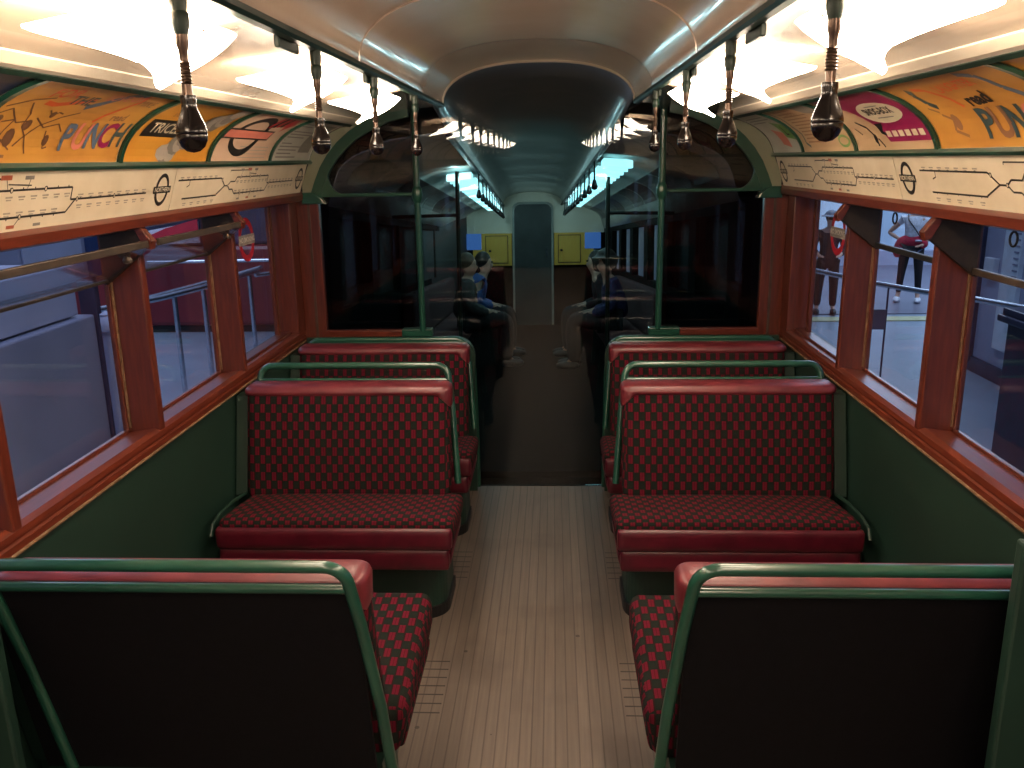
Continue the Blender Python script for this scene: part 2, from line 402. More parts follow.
RINGM = noisy('red_sticker', (.40, .012, .03), (.5, .02, .04), scale=30, rough=.5)
STK = noisy('grey_sticker_bar', (.24, .22, .20), (.34, .31, .28), scale=40, rough=.5)
STKL = noisy('pale_sticker_print', (.75, .70, .62), (.8, .76, .68), scale=40, rough=.5)
wn = 0
spans = [(PIL[i][1], PIL[i + 1][0]) for i in range(len(PIL) - 1)]
for s, nm in ((-1, 'left'), (1, 'right')):
    for k in (8, 7, 6, 5, 4):
        if k >= len(spans): continue
        a, b = spans[k] if k < len(spans) else (0, 0)
        wn += 1
        far = {8: 'farthest', 7: 'middle', 6: 'nearest'}.get(k, 'unseen')
        win = thing('window_%d' % wn, (s * 1.31, (a + b) / 2, .86), ('%s %s window in a timber frame' % (far, nm) if far != 'unseen' else 'window in a timber frame on the %s wall behind the viewpoint' % nm), 'window', kind='structure')
        f = MB(); x0, x1 = 1.298, 1.316; fw = .014
        for (ya, yb, za, zb) in ((a, b, .86, .86 + fw), (a, b, 1.535 - fw, 1.535), (a, a + fw, .86, 1.535), (b - fw, b, .86, 1.535)):
            f.box(x0, x1, ya, yb, za, zb, .004)
        f.mirror(s); f.build('window_frame', BRONZE if k == 8 else WOODV, parent=win)
        g = MB(); g.box(1.305, 1.310, a + .01, b - .01, .87, 1.53); g.mirror(s); g.build('pane', PANE, parent=win)
        if k == 8:      # inner timber beading frame on the last window
            f = MB(); yy = b - .10
            f.box(1.27, 1.29, yy, yy + .03, .87, 1.53, .004); f.box(1.24, 1.29, a, b, .862, .884, .004)
            f.mirror(s); f.build('inner_frame', WOODV, parent=win)
            # round sticker on the glass
            c0y, c0z, rr = 3.82, 1.368, .098
            m = MB(); n = 28
            for i in range(n):
                t0, t1 = 2 * PI * i / n, 2 * PI * (i + 1) / n
                m.poly([(1.303, c0y + math.cos(q) * w_, c0z + math.sin(q) * w_) for q, w_ in ((t0, rr), (t1, rr), (t1, rr * .70), (t0, rr * .70))])
            m.mirror(s); st = m.build('sticker', RINGM, parent=win, solid=.0008); st['label'] = 'red ring sticker on the glass'
            m = MB(); m.box(1.3015, 1.3025, c0y - .10, c0y + .10, c0z - .022, c0z + .022); m.mirror(s); m.build('sticker_bar', STK, parent=st)
            bm = text_bm('NO SMOKING', .030, .0008)
            m = MB(); m.bm.free(); m.bm = bm
            d = 1 if s < 0 else -1
            for v in bm.verts: v.co = Vector((s * 1.3005, c0y + d * v.co.x, c0z + v.co.y))
            m.build('sticker_lettering', STKL, parent=st)
    # ventilators: hopper lights over the nearest and middle windows
    for k, pos in ((7, 'middle'), (6, 'nearest')):
        a, b = spans[k]
        v = thing('ventilator', (s * 1.29, (a + b) / 2, 1.38), '', 'window ventilator')
        if s < 0:
            v['label'] = 'hinged ventilator tilted open with grey bar at top of %s left window' % pos
            m = MB(); m.box(1.146, 1.158, a - (.10 if k == 6 else 0), b - .02, 1.458, 1.480, .003); m.mirror(s); m.build('top_bar', BRONZE, parent=v)
            m = MB(); m.box(1.288, 1.300, a, b, 1.352, 1.362, .003); m.mirror(s); m.build('hinge_bar', BRONZE, parent=v)
            m = MB(); m.prism([(1.150, 1.460), (1.153, 1.460), (1.293, 1.362), (1.290, 1.360)], lambda p, y: (p[0], y, p[1]), a + .005, b - .005)
            m.mirror(s); m.build('pane', PANE, parent=v)
            m = MB(); yk = b - .13
            m.tube([(1.160, yk, 1.455), (1.166, yk, 1.440), (1.174, yk, 1.436), (1.182, yk, 1.441)], .005, 8)
            m.lathe((1.170, yk, 1.420), [(0, 0), (.012, .003), (.014, .012), (.008, .022), (0, .024)], 10)
            m.mirror(s); m.build('catch', BRONZE, parent=v, smooth=True)
        else:
            v['label'] = 'closed ventilator with ring pull at top of %s right window' % pos
            bmt = BLACK if k == 7 else BRONZE
            m = MB(); m.box(1.288, 1.303, a, b, 1.352, 1.372, .003); m.build('hinge_bar', bmt, parent=v)
            m = MB(); m.box(1.286, 1.300, b - .024, b - .003, 1.365, 1.515, .003); m.box(1.286, 1.300, a, b, 1.497, 1.515, .003); m.build('vent_frame', BLACK, parent=v)
            m = MB(); yc = b - (.24 if k == 7 else .26); n = 20
            m.tube([(1.275, yc + .019 * math.cos(2 * PI * i / n), 1.476 + .019 * math.sin(2 * PI * i / n)) for i in range(n + 1)], .0032, 8, cap=False)
            m.build('ring_pull', BLACK, parent=v, smooth=True)
        # triangular side cheek in front of the far pillar
        tri = [(1.300, 1.512), (1.180, 1.515), (1.150, 1.478), (1.160, 1.455), (1.300, 1.345)]
        m = MB(); m.prism(tri, lambda p, y: (p[0], y, p[1]), b - .03, b - .004); m.mirror(s); ck = m.build('side_cheek', CHEEK, parent=v)
        m = MB(); m.prism([(1.192, 1.520), (1.170, 1.520), (1.136, 1.476), (1.144, 1.452), (1.160, 1.456)], lambda p, y: (p[0], y, p[1]), b - .036, b + .0, .003)
        m.mirror(s); m.build('wooden_nose', WOODX, parent=ck)

# cornices (green strip between diagrams and advertisements, cream trim above) ----
for s, nm in ((-1, 'left'), (1, 'right')):
    t = MB(); prof = [(1.128, 1.690), (1.106, 1.690), (1.100, 1.698), (1.106, 1.708), (1.130, 1.710)]
    t.prism(prof, lambda p, y: (p[0], y, p[1]), YB, YP); t.mirror(s); tn += 1
    struct(t.build('trim_%d' % tn, GREEN, M='zero'), 'green strip between %s line diagrams and advertisements' % nm, 'cornice')
    t = MB(); prof = [(.912, 1.866), (.902, 1.860), (.892, 1.868), (.895, 1.876), (.912, 1.88)]
    t.prism(prof, lambda p, y: (p[0], y, p[1]), YB, YP); t.mirror(s); tn += 1
    struct(t.build('trim_%d' % tn, GREEND, M='zero'), 'dark green strip above the %s advertisements' % nm, 'cornice')
    t = MB(); prof = [(.896, 1.870), (.872, 1.874), (.846, 1.890), (.846, 1.897), (.90, 1.89)]
    t.prism(prof, lambda p, y: (p[0], y, p[1]), YB, YP); t.mirror(s); tn += 1
    struct(t.build('trim_%d' % tn, CREAMT, M='zero'), 'cream moulding above the %s advertisements' % nm, 'cornice')
    # backing behind diagrams and advertisements
    t = MB(); line = [(1.20, 1.55), (1.14, 1.70)] + [adpt(v / 8, -.012) for v in range(9)] + [(.88, 1.90)]
    t.sheet(line, lambda p, y: (p[0], y, p[1]), YB, YP); t.mirror(s); tn += 1
    struct(t.build('trim_%d' % tn, CREAMT, M='zero', solid=.006), 'cream panel carrying the %s diagrams and advertisements' % nm, 'cornice')
    # rail the hanging straps are fixed to
    t = MB(); prof = [(.450, 1.962), (.449, 1.951), (.455, 1.944), (.470, 1.942), (.477, 1.948), (.477, 1.958)]
    t.prism(prof, lambda p, y: (p[0], y, p[1]), YB, YP); t.mirror(s)
    rl = tag(t.build('ceiling_rail', GREEND), 'long dark green rail under the %s edge of the vaulted ceiling' % nm, 'ceiling rail')

# ------------------------------------------------------------------ printing on the cornices
class Print:
    """flat shapes laid on a cornice surface; u along the reading direction from the panel's left, v up (metres)"""
    def __init__(s, side, y0, y1, surf):
        s.side, s.surf = side, surf
        s.y = (y0 if side < 0 else y1); s.d = 1 if side < 0 else -1; s.w = y1 - y0; s.h = ADLEN if surf == 'ad' else .1435
    def P(s, u, v, off):
        if s.surf == 'ad':
            x, z = adpt(max(0, min(1, v / s.h)), off)
        else:
            t = v / s.h
            x = MAPB[0] + (MAPT[0] - MAPB[0]) * t - off; z = MAPB[1] + (MAPT[1] - MAPB[1]) * t
        return Vector((s.side * x, s.y + s.d * u, z))
    def finish(s, bm, name, mat, parent, off):
        if s.surf == 'ad':
            for k in range(1, 12):
                g = bm.verts[:] + bm.edges[:] + bm.faces[:]
                bmesh.ops.bisect_plane(bm, geom=g, plane_co=(0, s.h * k / 12, 0), plane_no=(0, 1, 0))
        for v in bm.verts: v.co = s.P(v.co.x, v.co.y, off)
        m = MB(); m.bm.free(); m.bm = bm
        return m.build(name, mat, parent=parent)
    def shapes(s, polys, name, mat, parent, off=.0016):
        bm = bmesh.new()
        for p in polys: bm.faces.new([bm.verts.new((a, b, 0)) for a, b in p])
        return s.finish(bm, name, mat, parent, off)
    def text(s, txt, u, v, size, name, mat, parent, off=.0022, bold=.0, rot=0, sx=1., sy=1., **k):
        bm = text_bm(txt, size, bold, **k)
        cr, sr = math.cos(rot), math.sin(rot)
        for q in bm.verts:
            a, b = q.co.x * sx, q.co.y * sy
            q.co = Vector((u + a * cr - b * sr, v + a * sr + b * cr, 0))
        return s.finish(bm, name, mat, parent, off)

def rect(a, b, c, d): return [(a, b), (c, b), (c, d), (a, d)]
def ell(cu, cv, ru, rv, n=24, t0=0, t1=2 * PI): return [(cu + ru * math.cos(t0 + (t1 - t0) * i / n), cv + rv * math.sin(t0 + (t1 - t0) * i / n)) for i in range(n + (0 if abs(t1 - t0 - 2 * PI) < 1e-6 else 1))]
def ringp(cu, cv, ru, rv, w, t0=0, t1=2 * PI, n=28):
    out = []
    for i in range(n):
        a, b = t0 + (t1 - t0) * i / n, t0 + (t1 - t0) * (i + 1) / n
        out.append([(cu + math.cos(a) * ru, cv + math.sin(a) * rv), (cu + math.cos(b) * ru, cv + math.sin(b) * rv),
                    (cu + math.cos(b) * (ru - w), cv + math.sin(b) * (rv - w)), (cu + math.cos(a) * (ru - w), cv + math.sin(a) * (rv - w))])
    return out
def stroke(pts, w):
    out = []
    for i in range(len(pts) - 1):
        (a, b), (c, d) = pts[i], pts[i + 1]; l = math.hypot(c - a, d - b) or 1; nx, ny = -(d - b) / l * w / 2, (c - a) / l * w / 2
        out.append([(a + nx, b + ny), (c + nx, d + ny), (c - nx, d - ny), (a - nx, b - ny)])
    return out

def swatch(name, c, rough=.4): return noisy(name, tuple(v * .9 for v in c), tuple(min(1, v * 1.08) for v in c), scale=7, rough=rough)
YEL = noisy('yellow_poster_paper', (.50, .22, .045), (.66, .33, .065), scale=4, rough=.35)
YEL2 = noisy('amber_poster_paper', (.60, .26, .03), (.70, .33, .045), scale=4, rough=.35)
PINK = noisy('pale_pink_poster_paper', (.60, .40, .27), (.68, .48, .34), scale=4, rough=.4)
WHT = noisy('white_poster_paper', (.52, .50, .42), (.62, .60, .52), scale=4, rough=.4)
TAN = noisy('tan_poster_paper', (.50, .33, .18), (.60, .42, .25), scale=4, rough=.4)
MAG = swatch('magenta_print', (.30, .012, .085)); NAVY = swatch('navy_print', (.012, .016, .05)); TEAL = swatch('slate_print', (.05, .085, .09))
ORG = swatch('orange_print', (.70, .12, .03)); REDP = swatch('red_print', (.55, .035, .04)); BLUE = swatch('dull_blue_print', (.10, .15, .22))
GRNP = swatch('green_print', (.16, .34, .09)); BRN = swatch('brown_print', (.30, .14, .07)); GREYP = swatch('grey_print', (.22, .20, .17)); GL = swatch('light_grey_print', (.42, .38, .32))
CRP = swatch('cream_print', (.76, .66, .46)); CORAL = swatch('coral_print', (.70, .22, .16))

def poster(side, y0, y1, mat, label):
    pr = Print(side, y0 + .012, y1 - .012, 'ad')
    c0 = pr.P(pr.w / 2, .0, 0)
    t = thing('advertisement', c0, label, 'advertisement', 'advertisements along the %s cornice' % ('left' if side < 0 else 'right'))
    bm = bmesh.new(); bm.faces.new([bm.verts.new(p) for p in [(0, .002, 0), (pr.w, .002, 0), (pr.w, pr.h - .002, 0), (0, pr.h - .002, 0)]])
    sh = pr.finish(bm, 'sheet', mat, t, .0); md = sh.modifiers.new('t', 'SOLIDIFY'); md.thickness = .001; md.offset = 0
    return pr, t
def divider(side, y, nm, lab):
    t = MB(); line = [adpt(v / 12, .001) for v in range(13)]; inn = [adpt(v / 12, .010) for v in range(13)]
    t.prism(line + inn[::-1], lambda p, q: (p[0], q, p[1]), y - .009, y + .009); t.mirror(side)
    tag(t.build('divider_strip', GREEN, smooth=False), lab, 'divider strip', 'green strips between the %s advertisements' % nm)

DY = {-1: (1.72, 2.36, 2.98, 3.64), 1: (1.80, 2.45, 3.09, 3.74)}
place = ['at the near end of', 'between the nearest two full', 'between the second and third', 'between the third and fourth']
for s, nm in ((-1, 'left'), (1, 'right')):
    for y, wh in zip(DY[s], ('nearest', 'second nearest', 'third nearest', 'farthest')):
        divider(s, y, nm, '%s curved green strip between advertisements on the %s cornice' % (wh, nm))
    for y in (1.10, .45, -.2, -.85):
        divider(s, y, nm, 'curved green strip on the %s cornice behind the viewpoint' % nm)

W = .64
# left 0: navy with yellow rounded panel
pr, t = poster(-1, 1.10, 1.72, NAVY, 'navy advertisement with yellow panel ending in CH, cut off at the left edge')
pr.shapes([rect(.10, .05, .46, .19), ell(.46, .12, .07, .07), ell(.10, .12, .07, .07)], 'yellow_panel', YEL2, t)
pr.text('CH', .43, .12, .10, 'lettering', NAVY, t, off=.0030, bold=.002)
pr.text('THE LATEST', .36, .235, .055, 'heading', CRP, t, bold=.001)
# left 1: FOR THE LOVE ... read PUNCH
def punch_left():
    pr, t = poster(-1, 1.72, 2.36, YEL, 'yellow advertisement reading FOR THE LOVE OF MIKE read PUNCH, on the left cornice')
    pr.text('FOR', .16, .235, .052, 'lettering_for', ORG, t, bold=.0008, rot=.10)
    pr.text('THE', .255, .215, .050, 'lettering_the', TEAL, t, bold=.001, rot=.02)
    pr.text('LOVE OF', .40, .245, .038, 'lettering_love', CORAL, t, bold=.0006, rot=.08)
    pr.text('MIKE', .53, .235, .038, 'lettering_mike', BRN, t, rot=-.05)
    pr.text('read', .50, .165, .040, 'lettering_read', BRN, t, bold=.0008, rot=.05)
    pr.shapes(stroke([(.14, .195), (.18, .19), (.24, .205), (.30, .222)], .016), 'brush_stroke', ORG, t)
    pr.shapes(stroke([(.30, .190), (.345, .215), (.38, .245), (.42, .268), (.47, .272)], .020), 'brush_stroke', BLUE, t)
    pr.shapes(stroke([(.47, .272), (.49, .24), (.46, .20), (.42, .165), (.40, .14)], .012), 'brush_stroke', ORG, t)
    for i, (ch, mt) in enumerate(zip('PUNCH', (BLUE, CORAL, BLUE, MAG, TEAL))):
        pr.text(ch, .335 + .060 * i, .080 + .004 * i, .125, 'letter_%s' % ch.lower(), mt, t, bold=.003, sx=.72)
    sc = []
    for q in ([(.02, .14), (.06, .165), (.11, .12), (.16, .13)], [(.05, .10), (.09, .06), (.12, .09)], [(.10, .19), (.135, .15), (.14, .11), (.17, .08), (.19, .03)],
              [(.06, .12), (.10, .13), (.08, .075), (.13, .04)], [(.17, .14), (.22, .11), (.27, .125), (.30, .10)], [(.24, .10), (.255, .045), (.27, .05)], [(.14, .05), (.20, .115), (.26, .15), (.31, .17)],
              [(.19, .17), (.215, .15), (.23, .165), (.25, .16)], [(.03, .17), (.09, .20), (.15, .215)]):
        sc += stroke(q, .0045)
    sc += [ell(.115, .075, .018, .028, 10), ell(.155, .115, .014, .018, 10), ell(.255, .07, .012, .018, 10), ell(.215, .155, .010, .012, 10), ell(.045, .13, .012, .012, 10)]
    pr.shapes(sc, 'cartoon', swatch('sepia_print', (.17, .08, .04)), t, .0018)
    pr.shapes(stroke([(.03, .025), (.12, .022)], .008), 'signature', BRN, t)
punch_left()
# left 2: TRICEL
pr, t = poster(-1, 2.36, 2.98, YEL2, 'amber advertisement with black TRICEL box and grey ship sketch, on the left cornice')
pr.shapes([rect(.05, .10, .30, .175)], 'black_box', INK, t)
pr.text('TRICEL', .175, .138, .062, 'lettering', CRP, t, off=.0030, bold=.001)
pr.text('the real', .17, .205, .032, 'small_lettering', BRN, t)
cl = []
random.seed(9)
for i in range(26):
    q = i / 25; cl.append(ell(.26 + .27 * q + random.uniform(-.02, .02), .03 + .22 * q + random.uniform(-.02, .02), random.uniform(.03, .055), random.uniform(.032, .05), 9))
for i, q in enumerate(cl): pr.shapes([q], 'sketch', [GREYP, GL, GREYP][i % 3], t, .0016 + .00018 * i)
# left 3: ring sign with striped arrow
pr, t = poster(-1, 2.98, 3.64, PINK, 'pink advertisement with black ring symbol, coral bar and striped arrow, left cornice')
pr.shapes(ringp(.26, .14, .155, .115, .034), 'ring', INK, t, .0016)
pr.shapes([rect(.02, .112, .50, .170)], 'bar_edge', INK, t, .0022)
pr.shapes([rect(.03, .120, .49, .162)], 'bar', CORAL, t, .0028)
for i in range(5):
    pr.shapes([[(.36 + .035 * i, .19 + .004 * i), (.385 + .035 * i, .19 + .004 * i), (.385 + .035 * i, .262), (.36 + .035 * i, .262)]], 'stripe', [REDP, INK][i % 2], t, .0030)
pr.shapes([[(.53, .17), (.60, .225), (.53, .275)]], 'arrow_head', REDP, t, .0030)
pr.text('SEE HOW', .50, .250, .022, 'lettering', CORAL, t, off=.0036)
pr.shapes([rect(.26 + .0 * i, .018 + .018 * i, .58, .022 + .018 * i) for i in range(4)], 'small_print', GL, t)
# left 4: white text notice
pr, t = poster(-1, 3.64, 4.25, WHT, 'white advertisement of plain grey text lines at the far end, left cornice')
pr.shapes([rect(.06, .24 - .020 * i, .06 + l, .247 - .020 * i) for i, l in enumerate((.20, .16, 0.01, .30, .34, .24, .01, .14, .30, .26, .20, .28))], 'printed_lines', GREYP, t)
pr.shapes([rect(.36, .05, .54, .25)], 'grey_photograph', GREYP, t, .0016)

# right 1 (nearest, partly in view)
pr, t = poster(1, 1.10, 1.80, YEL2, 'plain amber advertisement with coral swash cut off at the right edge')
pr.shapes(stroke([(.02, .16), (.08, .13), (.16, .14)], .03) + stroke([(.05, .10), (.14, .08), (.24, .10)], .02), 'swash', CORAL, t)
pr.shapes(stroke([(.12, .22), (.3, .24), (.5, .22)], .02), 'swash', REDP, t)
# right 2: LAUGHTER read PUNCH
pr, t = poster(1, 1.80, 2.45, YEL, 'yellow advertisement reading LAUGHTER read PUNCH in big letters, on the right cornice')
pr.text('LAUGHTER', .335, .222, .044, 'lettering_laughter', ORG, t, bold=.0008, rot=.06, sx=.9)
pr.text('read', .345, .163, .062, 'lettering_read', INK, t, bold=.0022, rot=.08)
for i, (ch, mt) in enumerate(zip('PUNCH', (TEAL, BRN, TEAL, CORAL, TEAL))):
    pr.text(ch, .300 + .068 * i, .075, .135, 'letter_%s' % ch.lower(), mt, t, bold=.0045, sx=.80)
pr.shapes(stroke([(.105, .235), (.085, .21), (.09, .17), (.12, .15)], .022), 'brush_stroke', TEAL, t)
pr.shapes(stroke([(.13, .235), (.18, .225), (.225, .18), (.25, .14)], .014), 'brush_stroke', ORG, t)
pr.shapes(stroke([(.43, .262), (.48, .245), (.50, .19), (.54, .155)], .020), 'brush_stroke', BLUE, t)
pr.shapes(stroke([(.10, .12), (.14, .10), (.12, .06), (.18, .04)], .010) + stroke([(.06, .15), (.10, .13)], .008) + [ell(.15, .09, .02, .03, 10)], 'cartoon', BRN, t)
# right 3: magenta
pr, t = poster(1, 2.45, 3.09, TAN, 'magenta and tan advertisement with cream oval, on the right cornice')
pr.shapes([[(.16, .288), (.58, .288), (.612, .288), (.612, .035), (.30, .035), (.25, .10), (.16, .19), (.04, .25), (.02, .288)]], 'magenta_field', MAG, t, .0014)
pr.shapes([ell(.38, .165, .155, .052)], 'cream_oval', CRP, t, .0022)
pr.text('SNOG-BOX', .38, .170, .044, 'lettering', INK, t, off=.0030, bold=.0012, sx=.9)
pr.shapes([rect(.33, .195, .43, .199), rect(.33, .137, .45, .141)], 'small_print', GREYP, t, .0030)
pr.shapes([rect(.30 + .048 * i, .055, .335 + .048 * i, .080) for i in range(6)], 'white_line_of_print', CRP, t, .0030)
pr.shapes([[(.25, .115), (.31, .115), (.28, .08), (.33, .05), (.26, .07)]], 'black_blot', INK, t, .0026)
pr.shapes(stroke([(.10, .13), (.16, .10), (.19, .06), (.20, .02)], .010) + [ell(.19, .05, .014, .02, 10)] + stroke([(.21, .05), (.25, .015)], .007) + stroke([(.05, .10), (.09, .07)], .006), 'ink_figure', INK, t, .0016)
# right 4: cream list
pr, t = poster(1, 3.09, 3.74, TAN, 'tan advertisement with rows of small print and green oval, right cornice')
pr.shapes([[(.36, .288), (.60, .288), (.56, .20), (.42, .22)]], 'grey_shape', GREYP, t, .0014)
pr.shapes([rect(.10 + .0 * i, .250 - .020 * i, .10 + l, .257 - .020 * i) for i, l in enumerate((.24, .20, .30, .26, .30, .22, .28, .26, .30, .20, .26))], 'printed_lines', BRN, t)
pr.text('LONDON', .25, .232, .040, 'heading', BRN, t, off=.003)
pr.shapes([ell(.53, .05, .06, .03)], 'green_oval', GRNP, t, .0018)
pr.shapes([ell(.53, .05, .045, .018)], 'pale_oval', TAN, t, .0026)
pr.shapes(stroke([(.03, .27), (.05, .22), (.035, .15), (.07, .10), (.06, .05), (.11, .03)], .012), 'ink_edge', TEAL, t)
# right 5: white with green square L
pr, t = poster(1, 3.74, 4.25, WHT, 'white advertisement with green tilted square marked L at the far right end')
pr.shapes([[(.31, .20), (.45, .17), (.47, .07), (.33, .09)]], 'green_square', GRNP, t, .0016)
pr.text('L', .39, .130, .085, 'lettering', INK, t, off=.003, bold=.001)
pr.shapes([[(.18, .15), (.32, .12), (.34, .03), (.22, .05)]], 'red_patch', CORAL, t, .0016)
pr.shapes([rect(.06, .24 - .02 * i, .06 + l, .247 - .02 * i) for i, l in enumerate((.30, .34, .22))], 'printed_lines', GREYP, t)

# line diagrams
def diagram(side, y0, y1, label, rev):
    pr = Print(side, y0, y1, 'map'); pr_w = pr.w
    t = thing('line_diagram', pr.P(pr.w / 2, 0, 0), label, 'route diagram', 'northern line route diagrams above the windows')
    bm = bmesh.new(); bm.faces.new([bm.verts.new(p) for p in [(0, 0, 0), (pr.w - .004, 0, 0), (pr.w - .004, pr.h, 0), (0, pr.h, 0)]])
    sh = pr.finish(bm, 'sheet', PAPER, t, 0); md = sh.modifiers.new('t', 'SOLIDIFY'); md.thickness = .001; md.offset = 0
    # reading left to right: `a` maps diagram coordinate 0..1 (0 = edgware end) to u
    W_ = pr.w - .16
    off = 0 if rev else .15
    def U(a): return off + a * W_
    L = lambda pts, w=.005: stroke([(U(a), b) for a, b in pts], w)
    s = []
    s += L([(.02, .098), (.30, .098)]); s += L([(.06, .035), (.285, .035), (.285, .040)]) + L([(.09, .098), (.09, .080), (.075, .074)], .003)
    s += L([(.30, .098), (.335, .068), (.36, .068)]) + L([(.285, .038), (.335, .068)])
    s += L([(.36, .068), (.375, .082), (.41, .082), (.42, .098), (.70, .098)]) + L([(.36, .068), (.375, .052), (.40, .052), (.42, .034), (.69, .034)])
    s += L([(.70, .098), (.70, .066), (.98, .066)]) + L([(.69, .034), (.715, .066)])
    s += L([(.36, .125), (.52, .125)], .004) + L([(.36, .125), (.36, .118)], .003) + L([(.52, .112), (.58, .108)], .003)
    pr.shapes(s, 'route_lines', INK, t, .0014)
    tk, st = [], []
    random.seed(3)
    for a in [.04 + .036 * i for i in range(7)]: tk.append(rect(U(a), .098, U(a) + .003, .103)); st.append((a, .108))
    for a in [.08 + .045 * i for i in range(5)]: tk.append(rect(U(a), .030, U(a) + .003, .035)); st.append((a, .019))
    for a in [.43 + .032 * i for i in range(9)]: tk.append(rect(U(a), .098, U(a) + .004, .104)); st.append((a, .083))
    for a in [.43 + .032 * i for i in range(8)]: tk.append(rect(U(a), .028, U(a) + .004, .034)); st.append((a, .046))
    for a in [.73 + .034 * i for i in range(8)]: tk.append(rect(U(a), .066, U(a) + .003, .071)); st.append((a, .078)); st.append((a, .050))
    pr.shapes(tk, 'station_ticks', INK, t, .0015)
    pr.shapes([rect(U(a) - .012, b - .003, U(a) + .014, b + .001) for a, b in st] + [rect(U(a) - .009, b - .009, U(a) + .010, b - .006) for a, b in st], 'station_names', GREYINK, t, .0012)
    rings = []
    for a, b in ((.31, .092), (.36, .068), (.45, .098), (.53, .098), (.62, .098), (.47, .034), (.56, .034), (.72, .066), (.85, .066)):
        rings += [ell(U(a), b, .006, .007, 12)]
    pr.shapes(rings, 'interchange_circles', INK, t, .0017)
    rin = []
    for a, b in ((.31, .092), (.36, .068), (.45, .098), (.53, .098), (.62, .098), (.47, .034), (.56, .034), (.72, .066), (.85, .066)):
        rin += [ell(U(a), b, .0035, .0045, 12)]
    pr.shapes(rin, 'interchange_centres', PAPER, t, .0021)
    pr.shapes([rect(U(a), .122, U(a) + .035, .131) for a in (.44, .56)] + [rect(U(a), .008, U(a) + .03, .015) for a in (.45, .60)], 'connection_boxes', GREYP, t, .0016)
    pr.shapes([rect(U(.50), .122, U(.50) + .04, .133), rect(U(.53), .008, U(.53) + .03, .016)], 'connection_boxes_red', swatch('brick_print', (.40, .10, .05)), t, .0016)
    pr.shapes(L([(.45, .101), (.46, .122)], .002) + L([(.52, .101), (.515, .122)], .002) + L([(.57, .101), (.575, .122)], .002) + L([(.47, .031), (.465, .015)], .002) + L([(.56, .031), (.55, .016)], .002), 'connection_lines', INK, t, .0015)
    cu = pr.w - .085 if rev else .08
    pr.shapes(ringp(cu, .072, .046, .052, .0125), 'roundel_ring', INK, t, .0018)
    pr.shapes([rect(cu - .060, .061, cu + .060, .083)], 'roundel_bar', INK, t, .0024)
    pr.text('NORTHERN', cu, .072, .0195, 'roundel_lettering', PAPER, t, off=.0032, bold=.0003)
diagram(-1, 2.76, 4.245, 'far left cream route diagram with black NORTHERN ring sign at its far end', True)
diagram(-1, 1.12, 2.76, 'near left cream route diagram with black NORTHERN ring sign above the middle window', True)
diagram(1, 2.80, 4.245, 'far right cream route diagram with thin lines beside the end partition', False)
def _d():
    diagram(1, 1.20, 2.80, 'near right cream route diagram running out at the right edge', False)
_d()

# ------------------------------------------------------------------ lamps
LAMP = emit('lit_opal_glass', (1.0, .81, .61), 26.)
LAMPN = LAMP
def make_lamp(s, y, label, group):
    t = thing('ceiling_lamp', (s * .60, y, 1.90), label, 'lamp', group)
    # two opal glass wings, flared outboard, hung just under the ceiling slope and dipping towards the far end
    for sg in (-1, 1):
        m = MB(); nu, nv = 10, 9; grid = []
        for i in range(nu + 1):
            a = i / nu
            row = []
            for j in range(nv + 1):
                b = j / nv
                yy = y + sg * (.006 + .205 * a * (1 - .10 * (1 - b) ** 2))
                xo = .605 + .075 * a ** 1.5
                if a > .8: xo -= .012 * ((a - .8) / .2) ** 2
                xi = .484 + .045 * max(0, (a - .6) / .4) ** 2
                x = xi + (xo - xi) * b
                q = (1 + sg * a) / 2
                z = 1.930 - .010 - (.030 + .052 * q) * b ** .8 - .016 * math.sin(PI * b) * (1 - a * a)
                row.append(m.bm.verts.new((x, yy, z)))
            grid.append(row)
        for i in range(nu):
            for j in range(nv): m.bm.faces.new((grid[i][j], grid[i][j + 1], grid[i + 1][j + 1], grid[i + 1][j]))
        m.mirror(s); m.build('lamp_shade', LAMP, parent=t, smooth=True, solid=.004)
    m = MB(); m.tube([(.490, y, 1.910), (.54, y, 1.880), (.585, y, 1.862), (.615, y, 1.866)], .0018, 6)
    m.mirror(s); m.build('bracket', SPRING, parent=t, smooth=True)
    m = MB(); m.box(.478, .490, y + .36, y + .50, 1.925, 1.950, .003); m.mirror(s); m.build('lamp_base', GREEND, parent=t)
    return t
LY = [3.14, 2.30, 1.46, .62, -.22, -1.06, -1.90, -2.74, -3.58, -4.42]
lamps = {}
for s, nm in ((-1, 'left'), (1, 'right')):
    base = None
    for i, y in enumerate(LY):
        lab = {0: 'lit opal glass ceiling lamp, farthest of the %s row', 1: 'lit opal glass ceiling lamp, second from the end partition in the %s row',
               2: 'lit opal glass ceiling lamp, nearest and largest of the %s row'}.get(i, 'lit opal glass ceiling lamp behind the viewpoint in the %s row') % nm
        if base is None: base = make_lamp(s, y, lab, 'ceiling lamps in two rows')
        else: dup(base, (s * .60, y, 1.90), lab)

